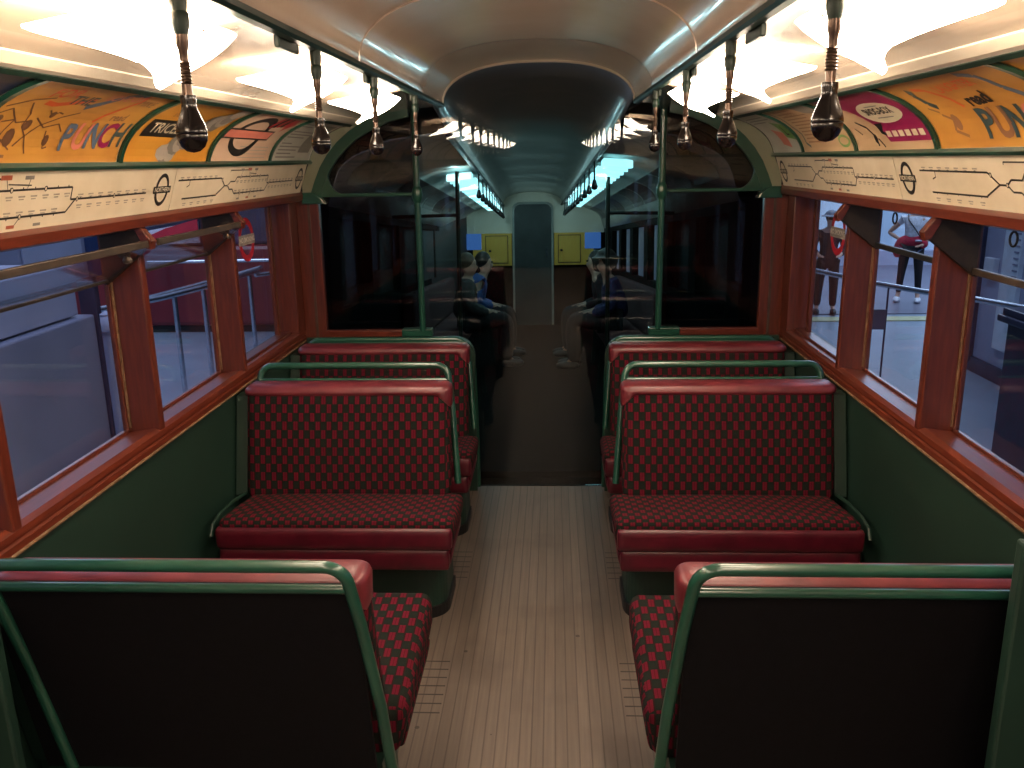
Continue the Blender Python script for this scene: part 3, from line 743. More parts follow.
# ------------------------------------------------------------------ hanging straps (sprung stem with ball)
def make_strap(s, y, label):
    x = s * .465
    t = thing('hanging_strap', (x, y, 1.94), label, 'hanging handle', 'sprung ball handles hanging from the ceiling rails')
    m = MB(); m.lathe((x, y, 1.925), [(.012, .02), (.013, 0), (.011, -.012), (.0135, -.016), (.0135, -.030), (.009, -.045)], 14); m.build('socket', GREEND, parent=t, smooth=True)
    m = MB(); prof = [(.0095, 1.885), (.0095, 1.868), (.0070, 1.860), (.0062, 1.845)]
    z = 1.845
    m.lathe((x, y, 0), prof, 12)
    pr = []
    k = 0
    while z > 1.815:
        pr += [(.0068, z), (.0092, z - .0022), (.0068, z - .0044)]; z -= .0046
    pr += [(.0072, z), (.0072, z - .020)]
    m.lathe((x, y, 0), pr, 12)
    m.build('spring_stem', SPRING, parent=t, smooth=True)
    m = MB(); zb = z - .018
    m.lathe((x, y, zb), [(.0, .004), (.0112, .003), (.0118, -.004), (.0108, -.009), (.0114, -.016), (.0155, -.027), (.0198, -.037), (.0222, -.046), (.0226, -.051), (.0220, -.0523), (.0224, -.0536), (.0214, -.061), (.0172, -.070), (.0095, -.0765), (0, -.0785)], 24)
    m.build('ball', BAKE, parent=t, smooth=True)
    return t
SY = [1.305, 2.04, 2.69, 3.48]
for s, nm in ((-1, 'left'), (1, 'right')):
    base = None
    for i, y in enumerate(SY + [.57, -.16, -.89, -1.62, -2.35]):
        lab = {0: 'dark ball handle on a sprung stem, nearest on the %s rail', 1: 'dark ball handle on a sprung stem, second on the %s rail', 2: 'dark ball handle on a sprung stem, third on the %s rail',
               3: 'dark ball handle beside the pole, farthest on the %s rail'}.get(i, 'dark ball handle on the %s rail behind the viewpoint') % nm
        if base is None: base = make_strap(s, y, lab)
        else: dup(base, (s * .465, y, 1.94), lab)

# ------------------------------------------------------------------ seats
def arc(c, r, t0, t1, n, f): return [f(c[0] + r * math.cos(t0 + (t1 - t0) * i / n), c[1] + r * math.sin(t0 + (t1 - t0) * i / n)) for i in range(n + 1)]

def seat(s, yr, d, label, rail=True, dp=0.):
    """s side, yr y of the grab rail, d=+1 faces the viewpoint, d=-1 faces away"""
    Y = lambda b: yr - d * b
    root = thing('double_seat', (s * .75, Y(.3), 0), label, 'seat', 'double seats set across the carriage')
    a0, a1 = .335, 1.165
    def mk(): return MB()
    def fin(m, name, mat, smooth=True, parent=root, label=None):
        # local coords: x = distance from centre line, y = b (distance in front of rail)
        bmesh.ops.transform(m.bm, matrix=Matrix(((s, 0, 0, 0), (0, -d, 0, yr), (0, 0, 1, 0), (0, 0, 0, 1))), verts=m.bm.verts)
        o = m.build(name, mat, parent=parent, smooth=smooth)
        if label: o['label'] = label
        return o
    def lean(z): return .11 * (.86 - max(z, .40)) / .45            # back leans: further forward lower down
    # base plinth
    def plan(a, b0, b1, r, grow=0):
        pts = [(1.195, b0), (1.195, b1 + grow)]
        pts += [(a + r - grow - (r) * math.sin(t) , b1 + grow - r + r * math.cos(t)) for t in [PI / 2 * i / 8 for i in range(9)]]
        pts += [(a - grow, b0)]
        return pts
    m = mk(); m.prism(plan(.345, .15, .42, .10), lambda p, z: (p[0], p[1], z), .0, .295); fin(m, 'base', GREEND if False else GREENW, False)
    m = mk(); m.prism(plan(.340, .15, .42, .10, .004), lambda p, z: (p[0], p[1], z), .0, .045); fin(m, 'toe_strip', BLACK, False)
    # seat cushion
    def bulge(w):
        u = (w.x - .27) / .90; v = (w.y - .14) / .44
        k = max(0, math.sin(PI * max(0, min(1, u)))) ** .5 * max(0, math.sin(PI * max(0, min(1, v)))) ** .6
        z = w.z
        if z > .36: z += .014 * k + .060 * ((w.y - .17) / .43 - .62)
        x, y = w.x, w.y
        if z < .40: x += (.40 - z) * .22 * max(0, 1 - (x - .27) / .3)         # sides tuck in below
        return (x, y, z)
    m = mk(); m.rbox(.285, 1.135, .18, .575 + dp, .285, .456, .032, (26, 14, 8), bulge); fin(m, 'seat_cushion', MOQ)
    m = mk(); m.rbox(.290, 1.140, .545 + dp, .589 + dp, .362, .445, .016, (20, 4, 5), None); fin(m, 'vinyl_front', VINYL, label='upper red band on the front of the cushion')
    m = mk(); m.rbox(.302, 1.135, .535 + dp, .581 + dp, .280, .364, .016, (20, 4, 5), None); fin(m, 'vinyl_front', VINYL, label='lower red band on the front of the cushion')
    m = mk(); m.rbox(.292, .332, .22, .555 + dp, .280, .345, .015, (4, 12, 5), lambda w: (w.x + (.40 - w.z) * .20 - .012, w.y, w.z)); fin(m, 'side_band', VINYL if d > 0 else MOQ)
    # back cushion
    def bb(w):
        f = (w.y - .0) / .12
        k = max(0, math.sin(PI * max(0, min(1, (w.x - .335) / .83)))) ** .5 * max(0, math.sin(PI * max(0, min(1, (w.z - .40) / .45)))) ** .5
        return (w.x - .01 * 0, w.y + lean(w.z) + (.018 * k if w.y > .05 else 0), w.z)
    m = mk(); m.rbox(.338, 1.150, .025, .125, .405, .835, .036, (24, 5, 18), bb); fin(m, 'back_cushion', MOQ)
    # vinyl cap with a wavy lower edge and a corner tab on the aisle side
    def cap(w):
        z = w.z
        if z < .82: z += .008 * math.sin((w.x - .3) * 9) * (.82 - z) / .03 if z > .79 else 0
        if w.x < .385 and z < .82: z -= .055 * max(0, (.385 - w.x) / .05) * (1 if z < .82 else 0)
        return (w.x, w.y + lean(w.z), z)
    m = mk(); m.rbox(.331, 1.157, .016, .137, .800, .848, .036, (30, 6, 8), cap); fin(m, 'vinyl_top', VINYLP, label='worn red leathercloth cap along the top')
    # back panel and side frame plates
    m = mk(); zb = .27
    m.prism([(.018 + lean(.84), .84), (.006 + lean(.84), .84), (.006 + lean(zb), zb), (.018 + lean(zb), zb)], lambda p, x: (x, p[0], p[1]), .350, 1.150); fin(m, 'back_panel', BACKP, False)
    m = mk(); m.prism([(.022 + lean(.26), .30), (.000 + lean(.26), .30), (.000 + lean(.0), .0), (.022 + lean(.0), .0)], lambda p, x: (x, p[0], p[1]), .355, 1.150); fin(m, 'kick_panel', GREEND, False)
    m = mk(); m.tube([(.352, lean(.838) - .002, .836), (1.13, lean(.838) - .002, .836)], .0105, 10); fin(m, 'lower_bar', GREEN)
    # tubular frame: aisle leg, bend, rail, bend, wall leg
    zr = .895
    if not rail: zr = .852
    R = .05
    pts = []
    for z in ((.43, .55, .74) if d > 0 else (.20, .5, .74)): pts.append((.352 - .0 + (-.035) * (.86 - z) / .45, lean(z) - .004, z))
    pts += [(.355 + R - R * math.cos(t), -.004 + lean(zr - R + R * math.sin(t)), zr - R + R * math.sin(t)) for t in [PI / 2 * i / 6 for i in range(7)]]
    pts += [(1.130 - R + R * math.sin(t), -.004 + lean(zr - R + R * math.cos(t)), zr - R + R * math.cos(t)) for t in [PI / 2 * i / 6 for i in range(7)]]
    for z in (.6, .3): pts.append((1.130 - .035 * (.86 - z) / .45, lean(z) - .004, z))
    m = mk(); m.tube(pts, .0135, 12); fin(m, 'frame_tube', GREEN, label='green painted grab rail and frame')
    # side plate between back and aisle, and against the wall
    m = mk(); m.prism([(.02 + lean(.80), .80), (.085 + lean(.80), .80), (.10 + lean(.42), .42), (.02 + lean(.3), .30)], lambda p, x: (x, p[0], p[1]), 1.152, 1.200, .004); fin(m, 'wall_bracket', GREENW, False)
    m = mk(); m.tube([(1.160, .20, .425), (1.160, .34, .445), (1.160, .48, .452), (1.160, .548, .440), (1.160, .570, .405)], .007, 8); fin(m, 'edge_rail', GREENW)
    return root
for s, nm in ((-1, 'left'), (1, 'right')):
    seat(s, 1.60, -1, 'front %s double seat seen from behind, black back panel and green rail' % nm, dp=.085)
    seat(s, 3.35, 1, 'middle %s double seat in red checked moquette facing the viewpoint' % nm)
    seat(s, 4.08, 1, 'rear %s double seat in red checked moquette against the dark partition' % nm, rail=False)

# green corner posts at the near edge of the picture
for s, nm in ((-1, 'left'), (1, 'right')):
    m = MB(); x0 = .935 if s > 0 else 1.06
    m.box(x0, 1.21, 1.49, 1.52, 0, 1.0 if s > 0 else .80, .006); m.mirror(s)
    tag(m.build('wall_post', GREENW), 'plain green upright board against the %s wall beside the front seat' % nm, 'wall post')

# ------------------------------------------------------------------ end partition
SECT = []      # right half of the saloon outline at the partition, from bottom to top
SECT += [(1.20, .81), (1.185, 1.54), (1.15, 1.60), (1.11, 1.70)] + [adpt(v / 6) for v in range(1, 7)] + [(.86, 1.885), (.70, 1.93), (.46, 1.955)]
for s, nm in ((-1, 'left'), (1, 'right')):
    t = thing('draught_screen', (s * .85, YP, .80), 'glazed draught screen with green arched frame and timber surround, %s of the doorway' % nm, 'screen', 'draught screens at the end')
    # arched green frame: outline and inset
    outer = [(1.130, 1.515), (1.115, 1.56), (1.095, 1.61), (1.065, 1.675), (1.025, 1.735), (.975, 1.790), (.915, 1.840), (.84, 1.885), (.74, 1.922), (.62, 1.945)]
    inner = [(1.075, 1.515), (1.062, 1.56), (1.043, 1.605), (1.016, 1.660), (.980, 1.710), (.935, 1.757), (.88, 1.802), (.81, 1.845), (.72, 1.880), (.62, 1.902)]
    fill = outer[1:8] + [(.86, 1.885)] + [adpt(v / 8, .0) for v in range(8, -1, -1)] + [(1.16, 1.60), (1.16, 1.53)]
    m = MB(); m.prism(fill, lambda p, y: (p[0], y, p[1]), YP - .030, YP - .012); m.mirror(s); m.build('corner_filler', swatch('grey_green_paint', (.22, .23, .16)), parent=t)
    m = MB(); n = len(outer)
    m.prism(outer + inner[::-1], lambda p, y: (p[0], y, p[1]), YP - .035, YP - .005, .003); m.mirror(s); m.build('arch_frame', GREEN, parent=t)
    # rounded gusset at the lower outer corner
    g = [(1.075, 1.54), (1.045, 1.605), (1.030, 1.635)] + [(.955 + .075 * math.cos(a), 1.635 - .090 * math.sin(a)) for a in [PI / 2 * i / 8 for i in range(1, 9)]] + [(.955, 1.54)]
    m = MB(); m.prism(g, lambda p, y: (p[0], y, p[1]), YP - .03, YP - .008); m.mirror(s); m.build('gusset', GREEN, parent=t)
    # bracket foot of the arch on the post
    m = MB(); m.prism([(1.165, 1.50), (1.05, 1.50), (1.065, 1.525), (1.10, 1.555), (1.16, 1.555)], lambda p, y: (p[0], y, p[1]), YP - .045, YP - .004, .004); m.mirror(s); m.build('arch_bracket', GREEN, parent=t)
    m = MB(); m.box(.60, 1.10, YP - .030, YP - .008, 1.532, 1.548, .004); m.mirror(s); m.build('crossbar', GREEN, parent=t)
    # timber posts and bottom rail
    m = MB(); m.box(1.087, 1.20, YP - .03, YP + .02, .80, 1.52, .005); m.mirror(s); m.build('timber_post', WOODV, parent=t)
    m = MB(); m.box(1.130, 1.142, YP - .034, YP - .028, .83, 1.50); m.mirror(s); m.build('post_groove', BRONZE, parent=t)
    m = MB(); m.box(.70, 1.10, YP - .03, YP + .02, .828, .865, .005); m.mirror(s); m.build('timber_rail', WOODX, parent=t)
    m = MB(); m.prism([(1.19, 0), (1.19, .83)] + [(.43 + .10 - .10 * math.sin(a) - .10, .73 + .10 * math.cos(a)) for a in [PI / 2 * i / 8 for i in range(9)]] + [(.335, .0)], lambda p, y: (p[0], y, p[1]), YP - .05, YP - .01); m.mirror(s)
    m.build('lower_panel', GREENW, parent=t)
    m = MB(); pts = [(1.19, YP - .035, .818), (.56, YP - .035, .818), (.50, YP - .035, .815), (.44, YP - .035, .806), (.39, YP - .035, .785), (.352, YP - .035, .74), (.338, YP - .035, .66), (.332, YP - .035, .30), (.330, YP - .035, .02)]
    m.tube(pts, .012, 10); m.mirror(s); m.build('edge_moulding', GREEN, parent=t, smooth=True)
    m = MB(); m.box(.545, .70, YP - .045, YP + .01, .832, .872, .006); m.mirror(s); m.build('pole_foot', GREEN, parent=t)
    # upright pole
    m = MB(); m.tube([(.592, YP - .04, .865), (.592, YP - .04, 1.95)], .0155, 14); m.mirror(s); pl = m.build('pole', GREEN, parent=t, smooth=True)
    m = MB(); m.lathe((.592, YP - .04, 1.54), [(.0155, -.04), (.023, -.025), (.026, 0), (.023, .025), (.0155, .04)], 14); m.mirror(s); m.build('pole_collar', GREEN, parent=pl, smooth=True)
    m = MB(); m.lathe((.592, YP - .04, 1.945), [(.0155, -.03), (.024, -.012), (.026, .01)], 14); m.mirror(s); m.build('pole_cap', GREEND, parent=pl, smooth=True)
    # fixed side glass
    side = [(.60, .865), (1.09, .865), (1.09, 1.53), (1.13, 1.56)] + [adpt(v / 8, .004) for v in range(0, 9)] + [(.80, 1.905), (.60, 1.945)]
    m = MB(); m.prism(side, lambda p, y: (p[0], y, p[1]), YP - .004, YP + .002); m.mirror(s); m.build('side_pane', PANED, parent=t)
# large clear sheet closing off the doorway
out = [(-1.19, .005), (1.19, .005), (1.19, 1.54), (1.12, 1.70)] + [adpt(v / 6) for v in range(1, 7)] + [(.70, 1.93)] + vault(20)[0:21] + [(-.70, 1.93)] + [(-x, z) for x, z in [adpt(v / 6) for v in range(6, 0, -1)]] + [(-1.12, 1.70), (-1.19, 1.54)]
m = MB(); m.prism(out, lambda p, y: (p[0], y, p[1]), YP + .024, YP + .032)
tag(m.build('glass_partition', PARTG), 'large dark reflective glass sheet closing the far doorway', 'glass partition')

# ------------------------------------------------------------------ far carriage beyond the glass (tilted down to line up with the view)
MF = Matrix(((.99971228, -.02388015, -.00225673, .0725), (.02398655, .99527789, .09405619, 0.), (0, -.09408326, .99556433, 1.7), (0, 0, 0, 1))) @ Matrix.Translation((0, 0, -1.34))
FY0, FY1 = 4.95, 14.2
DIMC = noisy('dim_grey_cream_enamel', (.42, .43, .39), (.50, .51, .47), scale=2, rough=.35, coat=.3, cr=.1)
DIMD = noisy('dark_brown_interior', (.005, .004, .004), (.009, .007, .006), scale=3, rough=.9, spec=.05)  # wall colour lowered to stand for the dim carriage
DIMF = noisy('dark_slat_floor', (.004, .003, .003), (.008, .006, .005), scale=3, stretch=(30, 1, 1), rough=.9, spec=.03)  # floor colour near black in place of weak lighting
CY = emit('cyan_lit_glass', (.30, .84, .95), 1.8)
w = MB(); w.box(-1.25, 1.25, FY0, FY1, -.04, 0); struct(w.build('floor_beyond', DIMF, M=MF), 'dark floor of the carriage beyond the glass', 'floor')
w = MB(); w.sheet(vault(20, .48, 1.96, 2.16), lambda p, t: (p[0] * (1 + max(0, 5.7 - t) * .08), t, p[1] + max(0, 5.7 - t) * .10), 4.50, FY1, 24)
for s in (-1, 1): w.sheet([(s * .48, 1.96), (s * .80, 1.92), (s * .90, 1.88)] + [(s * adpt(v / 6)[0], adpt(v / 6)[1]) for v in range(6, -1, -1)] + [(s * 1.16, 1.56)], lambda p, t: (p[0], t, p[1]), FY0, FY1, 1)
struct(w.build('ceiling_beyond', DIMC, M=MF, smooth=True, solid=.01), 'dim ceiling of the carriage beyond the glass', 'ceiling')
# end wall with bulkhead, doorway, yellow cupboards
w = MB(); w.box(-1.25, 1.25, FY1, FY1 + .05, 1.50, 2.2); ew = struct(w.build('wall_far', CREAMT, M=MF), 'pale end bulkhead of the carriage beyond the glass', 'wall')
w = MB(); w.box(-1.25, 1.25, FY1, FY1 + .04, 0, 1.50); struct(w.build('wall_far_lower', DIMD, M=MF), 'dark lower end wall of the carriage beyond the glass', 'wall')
d = thing('end_door', (0, FY1 - .02, 0), 'dark narrow end door with pale rounded frame at the far end beyond the glass', 'door', M=MF, kind='thing')
m = MB(); pts = [(-.30, 0), (.30, 0), (.30, 1.88)] + [(.30 - .10 + .10 * math.cos(a), 1.86 + .10 * math.sin(a)) for a in [PI / 2 * i / 6 for i in range(1, 7)]] + [(-.20 + -.10 * math.sin(a), 1.86 + .10 * math.cos(a)) for a in [PI / 2 * i / 6 for i in range(0, 7)]]
m.prism(pts, lambda p, y: (p[0], y, p[1]), FY1 - .03, FY1 - .005); m.build('door_leaf', noisy('dark_teal_door', (.012, .022, .022), (.03, .05, .048), scale=3, rough=.4), parent=d)
m = MB(); m.tube([(p[0] * 1.06, FY1 - .03, p[1] * 1.01) for p in pts[1:] + pts[:1]], .018, 8); m.build('door_frame', DIMC, parent=d, smooth=True)
m = MB(); m.tube([(.22, FY1 - .05, 1.1), (.22, FY1 - .05, 1.25)], .012, 8); m.build('door_handle', STEEL, parent=d)
YW = noisy('yellow_wood_panel', (.90, .46, .05), (.95, .55, .07), scale=5, stretch=(6, 6, 1), rough=.4)
BLP = emit('backlit_blue_notice', (.05, .16, .50), .5)  # weak emission put into the notice colour
for s, nm in ((-1, 'left'), (1, 'right')):
    t = thing('cupboard', (s * .60, FY1 - .03, .95), 'yellow wooden cupboard %s of the far end door beyond the glass' % nm, 'cupboard', 'yellow cupboards beside the far end door', M=MF)
    m = MB(); m.box(.345, .98, FY1 - .06, FY1 - .004, .98, 1.50, .005); m.mirror(s); m.build('body', YW, parent=t)
    m = MB(); m.box(.42, .76, FY1 - .075, FY1 - .058, 1.03, 1.45, .004); m.mirror(s); dd = m.build('door', YW, parent=t)
    m = MB()
    for a, b, c_, e in ((.405, .415, 1.015, 1.465), (.765, .775, 1.015, 1.465)): m.box(a, b, FY1 - .07, FY1 - .055, c_, e)
    for a, b in ((1.015, 1.025), (1.455, 1.465)): m.box(.405, .775, FY1 - .07, FY1 - .055, a, b)
    m.mirror(s); m.build('door_edge', BLACK, parent=t)
    m = MB(); m.lathe((.70 if s < 0 else .46, FY1 - .09, 1.22), [(0, -.02), (.02, -.012), (.02, .012), (0, .02)], 10); m.mirror(s); m.build('knob', BLACK, parent=dd)
    t = MB(); t.box(.84, 1.10, FY1 - .08, FY1 - .062, 1.24, 1.50, .004); t.mirror(s)
    tag(t.build('notice', BLP, M=MF), 'small glowing blue notice on the far end wall, %s side beyond the glass' % nm, 'notice')
# side walls: dark below, windows on the right
for s, nm in ((-1, 'left'), (1, 'right')):
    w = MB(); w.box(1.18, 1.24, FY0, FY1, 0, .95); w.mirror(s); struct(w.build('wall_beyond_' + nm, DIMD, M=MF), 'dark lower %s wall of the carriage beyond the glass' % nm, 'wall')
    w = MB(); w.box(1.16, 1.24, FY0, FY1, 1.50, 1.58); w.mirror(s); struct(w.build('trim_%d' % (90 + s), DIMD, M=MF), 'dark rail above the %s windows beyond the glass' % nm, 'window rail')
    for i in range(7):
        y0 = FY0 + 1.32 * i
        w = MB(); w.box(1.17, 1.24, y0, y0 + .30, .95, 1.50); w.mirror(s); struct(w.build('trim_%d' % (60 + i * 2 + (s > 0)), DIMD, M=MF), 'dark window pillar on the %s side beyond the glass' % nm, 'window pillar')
DAYB = emit('dusk_blue_lit_screen', (.10, .16, .24), .30); DAYD = noisy('black_hoarding', (.01, .01, .012), (.018, .018, .022), scale=4, rough=.7)  # glow standing for light outside, and black added to shut out the hall
w = MB()
for a, b in ((-1.36, -1.345), (1.345, 1.36)): w.box(a, b, YP + .035, 15.2, -2.6, 2.45)
w.box(-1.36, 1.36, YP + .035, 15.2, 2.45, 2.47); w.box(-1.36, 1.36, 15.2, 15.22, -2.6, 2.47); w.box(-1.36, 1.36, YP + .035, 15.2, -2.62, -2.6); w.box(-1.36, 1.36, YP + .035, YP + .05, -2.6, -.02)
struct(w.build('wall_tunnel', DAYD, M='zero'), 'black lining around the carriage beyond the glass', 'wall')  # added enclosure, keeps the hall from showing around the far carriage
w = MB(); w.box(-1.30, -1.27, FY0, FY1, .9, 1.55); tag(w.build('hoarding', DAYD, M=MF), 'black hoarding outside the left windows beyond the glass', 'hoarding')  # added sheet that keeps these windows black
w = MB(); w.box(1.30, 1.31, FY0 + 3.0, FY1, .9, 1.55); tag(w.build('lit_hoarding', DAYB, M=MF), 'dim blue lit screen outside the right windows beyond the glass', 'screen')  # added glowing panel in place of bluish light outside the windows
w = MB(); w.box(1.27, 1.29, FY0, FY0 + 3.0, .9, 1.55); tag(w.build('hoarding', DAYD, M=MF), 'black hoarding outside the nearest right window beyond the glass', 'hoarding')  # added sheet blacking out the near part
# rails, poles, lamps, posters of the far carriage
for s, nm in ((-1, 'left'), (1, 'right')):
    m = MB(); m.box(.455, .485, FY0, FY1, 1.935, 1.962, .004); m.mirror(s); tag(m.build('ceiling_rail', BLACK, M=MF), 'dark %s ceiling rail of the carriage beyond the glass' % nm, 'ceiling rail')
    base = None
    for i in range(11):
        y = (7.3 if s < 0 else 6.3) + .62 * i
        lab = 'cyan glowing ceiling lamp beyond the glass, number in the %s row counted from the near end' % nm
        lab = 'cyan glowing ceiling lamp in the %s row beyond the glass' % nm
        t = thing('ceiling_lamp', (s * .60, y, 1.90), lab, 'lamp', 'cyan lamps of the %s row beyond the glass' % nm, M=MF)
        m = MB()
        for sg in (-1, 1):
            g = [(.50, y + sg * .01), (.50, y + sg * .10), (.70, y + sg * .16), (.60, y + sg * .01)]
            m.prism(g if sg > 0 else g[::-1], lambda p, z: (p[0] , p[1], z - (p[0] - .49) * .12), 1.865, 1.925, .008)
        m.mirror(s); m.build('lamp_shade', CY, parent=t)
        m = MB(); m.tube([(.465, y + .30, 1.94), (.465, y + .30, 1.80)], .007, 8); m.lathe((.465, y + .30, 1.725), [(0, 0), (.020, .008), (.026, .025), (.018, .05), (.012, .075)], 12); m.mirror(s)
        tag(m.build('hanging_strap', BAKE, M=MF, smooth=True), 'small dark ball handle hanging from the %s rail beyond the glass' % nm, 'hanging handle', 'ball handles of the %s rail beyond the glass' % nm)
    for y, wh in ((7.0, 'tall'),):
        m = MB(); m.tube([(.60, y, .004), (.60, y, 1.91)], .018, 12); m.mirror(s); t = tag(m.build('pole', GREEND, M=MF, smooth=True), '%s dark upright pole on the %s beyond the glass' % (wh, nm), 'pole')
    m = MB(); m.tube([(.60, 7.0, 1.57), (1.13, 7.0, 1.56)], .014, 10); m.mirror(s); tag(m.build('crossbar', BLACK, M=MF, smooth=True), 'dark crossbar to the wall beyond the glass, %s side' % nm, 'bar')
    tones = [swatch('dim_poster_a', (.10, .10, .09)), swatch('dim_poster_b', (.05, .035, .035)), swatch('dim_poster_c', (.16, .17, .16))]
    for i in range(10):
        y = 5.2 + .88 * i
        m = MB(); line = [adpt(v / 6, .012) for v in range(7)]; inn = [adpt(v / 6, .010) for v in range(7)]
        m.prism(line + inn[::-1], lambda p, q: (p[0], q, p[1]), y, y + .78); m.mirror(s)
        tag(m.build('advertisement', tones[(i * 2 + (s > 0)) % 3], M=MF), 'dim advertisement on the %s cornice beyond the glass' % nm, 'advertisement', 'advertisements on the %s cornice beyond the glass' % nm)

# ------------------------------------------------------------------ people
def skin_obj(name, verts, edges, mat, parent, sub=2, loc=(0, 0, 0)):
    me = bpy.data.meshes.new(name); me.from_pydata([v[:3] for v in verts], edges, [])
    ob = bpy.data.objects.new(name, me); COL.objects.link(ob)
    sk = ob.modifiers.new('s', 'SKIN'); sk.use_smooth_shade = True
    for i, v in enumerate(verts):
        r = v[3]; ry = v[4] if len(v) > 4 else r
        me.skin_vertices[0].data[i].radius = (r, ry); me.skin_vertices[0].data[i].use_root = (i == 0)
    sb = ob.modifiers.new('b', 'SUBSURF'); sb.levels = sub; sb.render_levels = sub
    dg = bpy.context.evaluated_depsgraph_get(); dg.update()
    m2 = bpy.data.meshes.new_from_object(ob.evaluated_get(dg)); m2.name = name
    bpy.data.objects.remove(ob)
    m2.materials.clear(); m2.materials.append(mat)
    for p in m2.polygons: p.use_smooth = True
    o = bpy.data.objects.new(name, m2); COL.objects.link(o); o.parent = parent
    return o

SKIN = noisy('skin', (.42, .24, .17), (.50, .30, .22), scale=12, rough=.5)
HAIRD = noisy('dark_hair', (.015, .010, .008), (.03, .02, .015), scale=40, rough=.5)
def hand(V, E, wrist, d, up, side, sc=1.):
    """append palm and five fingers to the skeleton; d along the hand, side across"""
    d, side = Vector(d).normalized(), Vector(side).normalized(); up = Vector(up)
    i0 = len(V); w = Vector(wrist[0]); p = w + d * .045 * sc
    V.append((*p, .026 * sc, .016 * sc)); E.append((wrist[1], i0))
    for k, (o, l) in enumerate(((-.024, .060), (-.008, .072), (.008, .068), (.024, .054))):
        a = p + d * .038 * sc + side * o * sc; b = a + d * l * .5 * sc - up * .006; c_ = a + d * l * .9 * sc - up * .020
        j = len(V); V += [(*a, .0085 * sc), (*b, .008 * sc), (*c_, .0065 * sc)]; E += [(i0, j), (j, j + 1), (j + 1, j + 2)]
    a = w + d * .03 * sc - side * .032 * sc; b = a + d * .035 * sc - side * .016 * sc
    j = len(V); V += [(*a, .010 * sc), (*b, .008 * sc)]; E += [(i0, j), (j, j + 1)]

def head_parts(root, h, face, hair_mat, long=False, hat=None, nm='hair'):
    """hair cap around head centre h; face = unit vector"""
    f = Vector(face); h = Vector(h)
    m = MB(); r = bmesh.ops.create_uvsphere(m.bm, u_segments=20, v_segments=14, radius=1)
    for v in m.bm.verts:
        c0 = v.co.copy(); v.co = Vector((c0.x * .084, c0.y * .096, c0.z * .108))
        if c0.z < -.1: v.co.x *= .96; v.co.z *= (1.7 if long else .8)
    ang = math.atan2(f.y, f.x) - PI / 2
    bmesh.ops.rotate(m.bm, cent=(0, 0, 0), matrix=Matrix.Rotation(ang, 3, 'Z'), verts=m.bm.verts)
    bmesh.ops.translate(m.bm, vec=h - f * .026 + Vector((0, 0, .022)), verts=m.bm.verts)
    for v in m.bm.verts: v.co += Vector(root['_loc']) * 0
    m2 = m
    me = bpy.data.meshes.new(nm); m.bm.to_mesh(me); m.bm.free(); me.materials.append(hair_mat)
    for p in me.polygons: p.use_smooth = True
    o = bpy.data.objects.new(nm, me); COL.objects.link(o); o.parent = root
    # eyes
    sd = f.cross(Vector((0, 0, 1))).normalized()
    me = bpy.data.meshes.new('eyes'); bm = bmesh.new()
    for q in (-1, 1):
        g = bmesh.ops.create_uvsphere(bm, u_segments=8, v_segments=6, radius=.011)
        bmesh.ops.translate(bm, vec=h + f * .081 + sd * q * .030 + Vector((0, 0, .005)), verts=g['verts'])
    bm.to_mesh(me); bm.free(); me.materials.append(HAIRD); o = bpy.data.objects.new('eyes', me); COL.objects.link(o); o.parent = root

def head_chain(V, E, neck_i, neck, face):
    n = Vector(neck) - Vector((0, 0, .035)); f = Vector(face)
    i = len(V)
    V += [(*(n + Vector((0, 0, .06)) + f * .01), .050), (*(n + Vector((0, 0, .12)) + f * .022), .068, .074), (*(n + Vector((0, 0, .19)) + f * .012), .080, .088), (*(n + Vector((0, 0, .245)) + f * .0), .058, .064)]
    E += [(neck_i, i), (i, i + 1), (i + 1, i + 2), (i + 2, i + 3)]
    j = len(V)      # nose, chin
    V += [(*(n + Vector((0, 0, .145)) + f * .108), .013)]; E += [(i + 1, j)]
    return n + Vector((0, 0, .17)) + f * .012

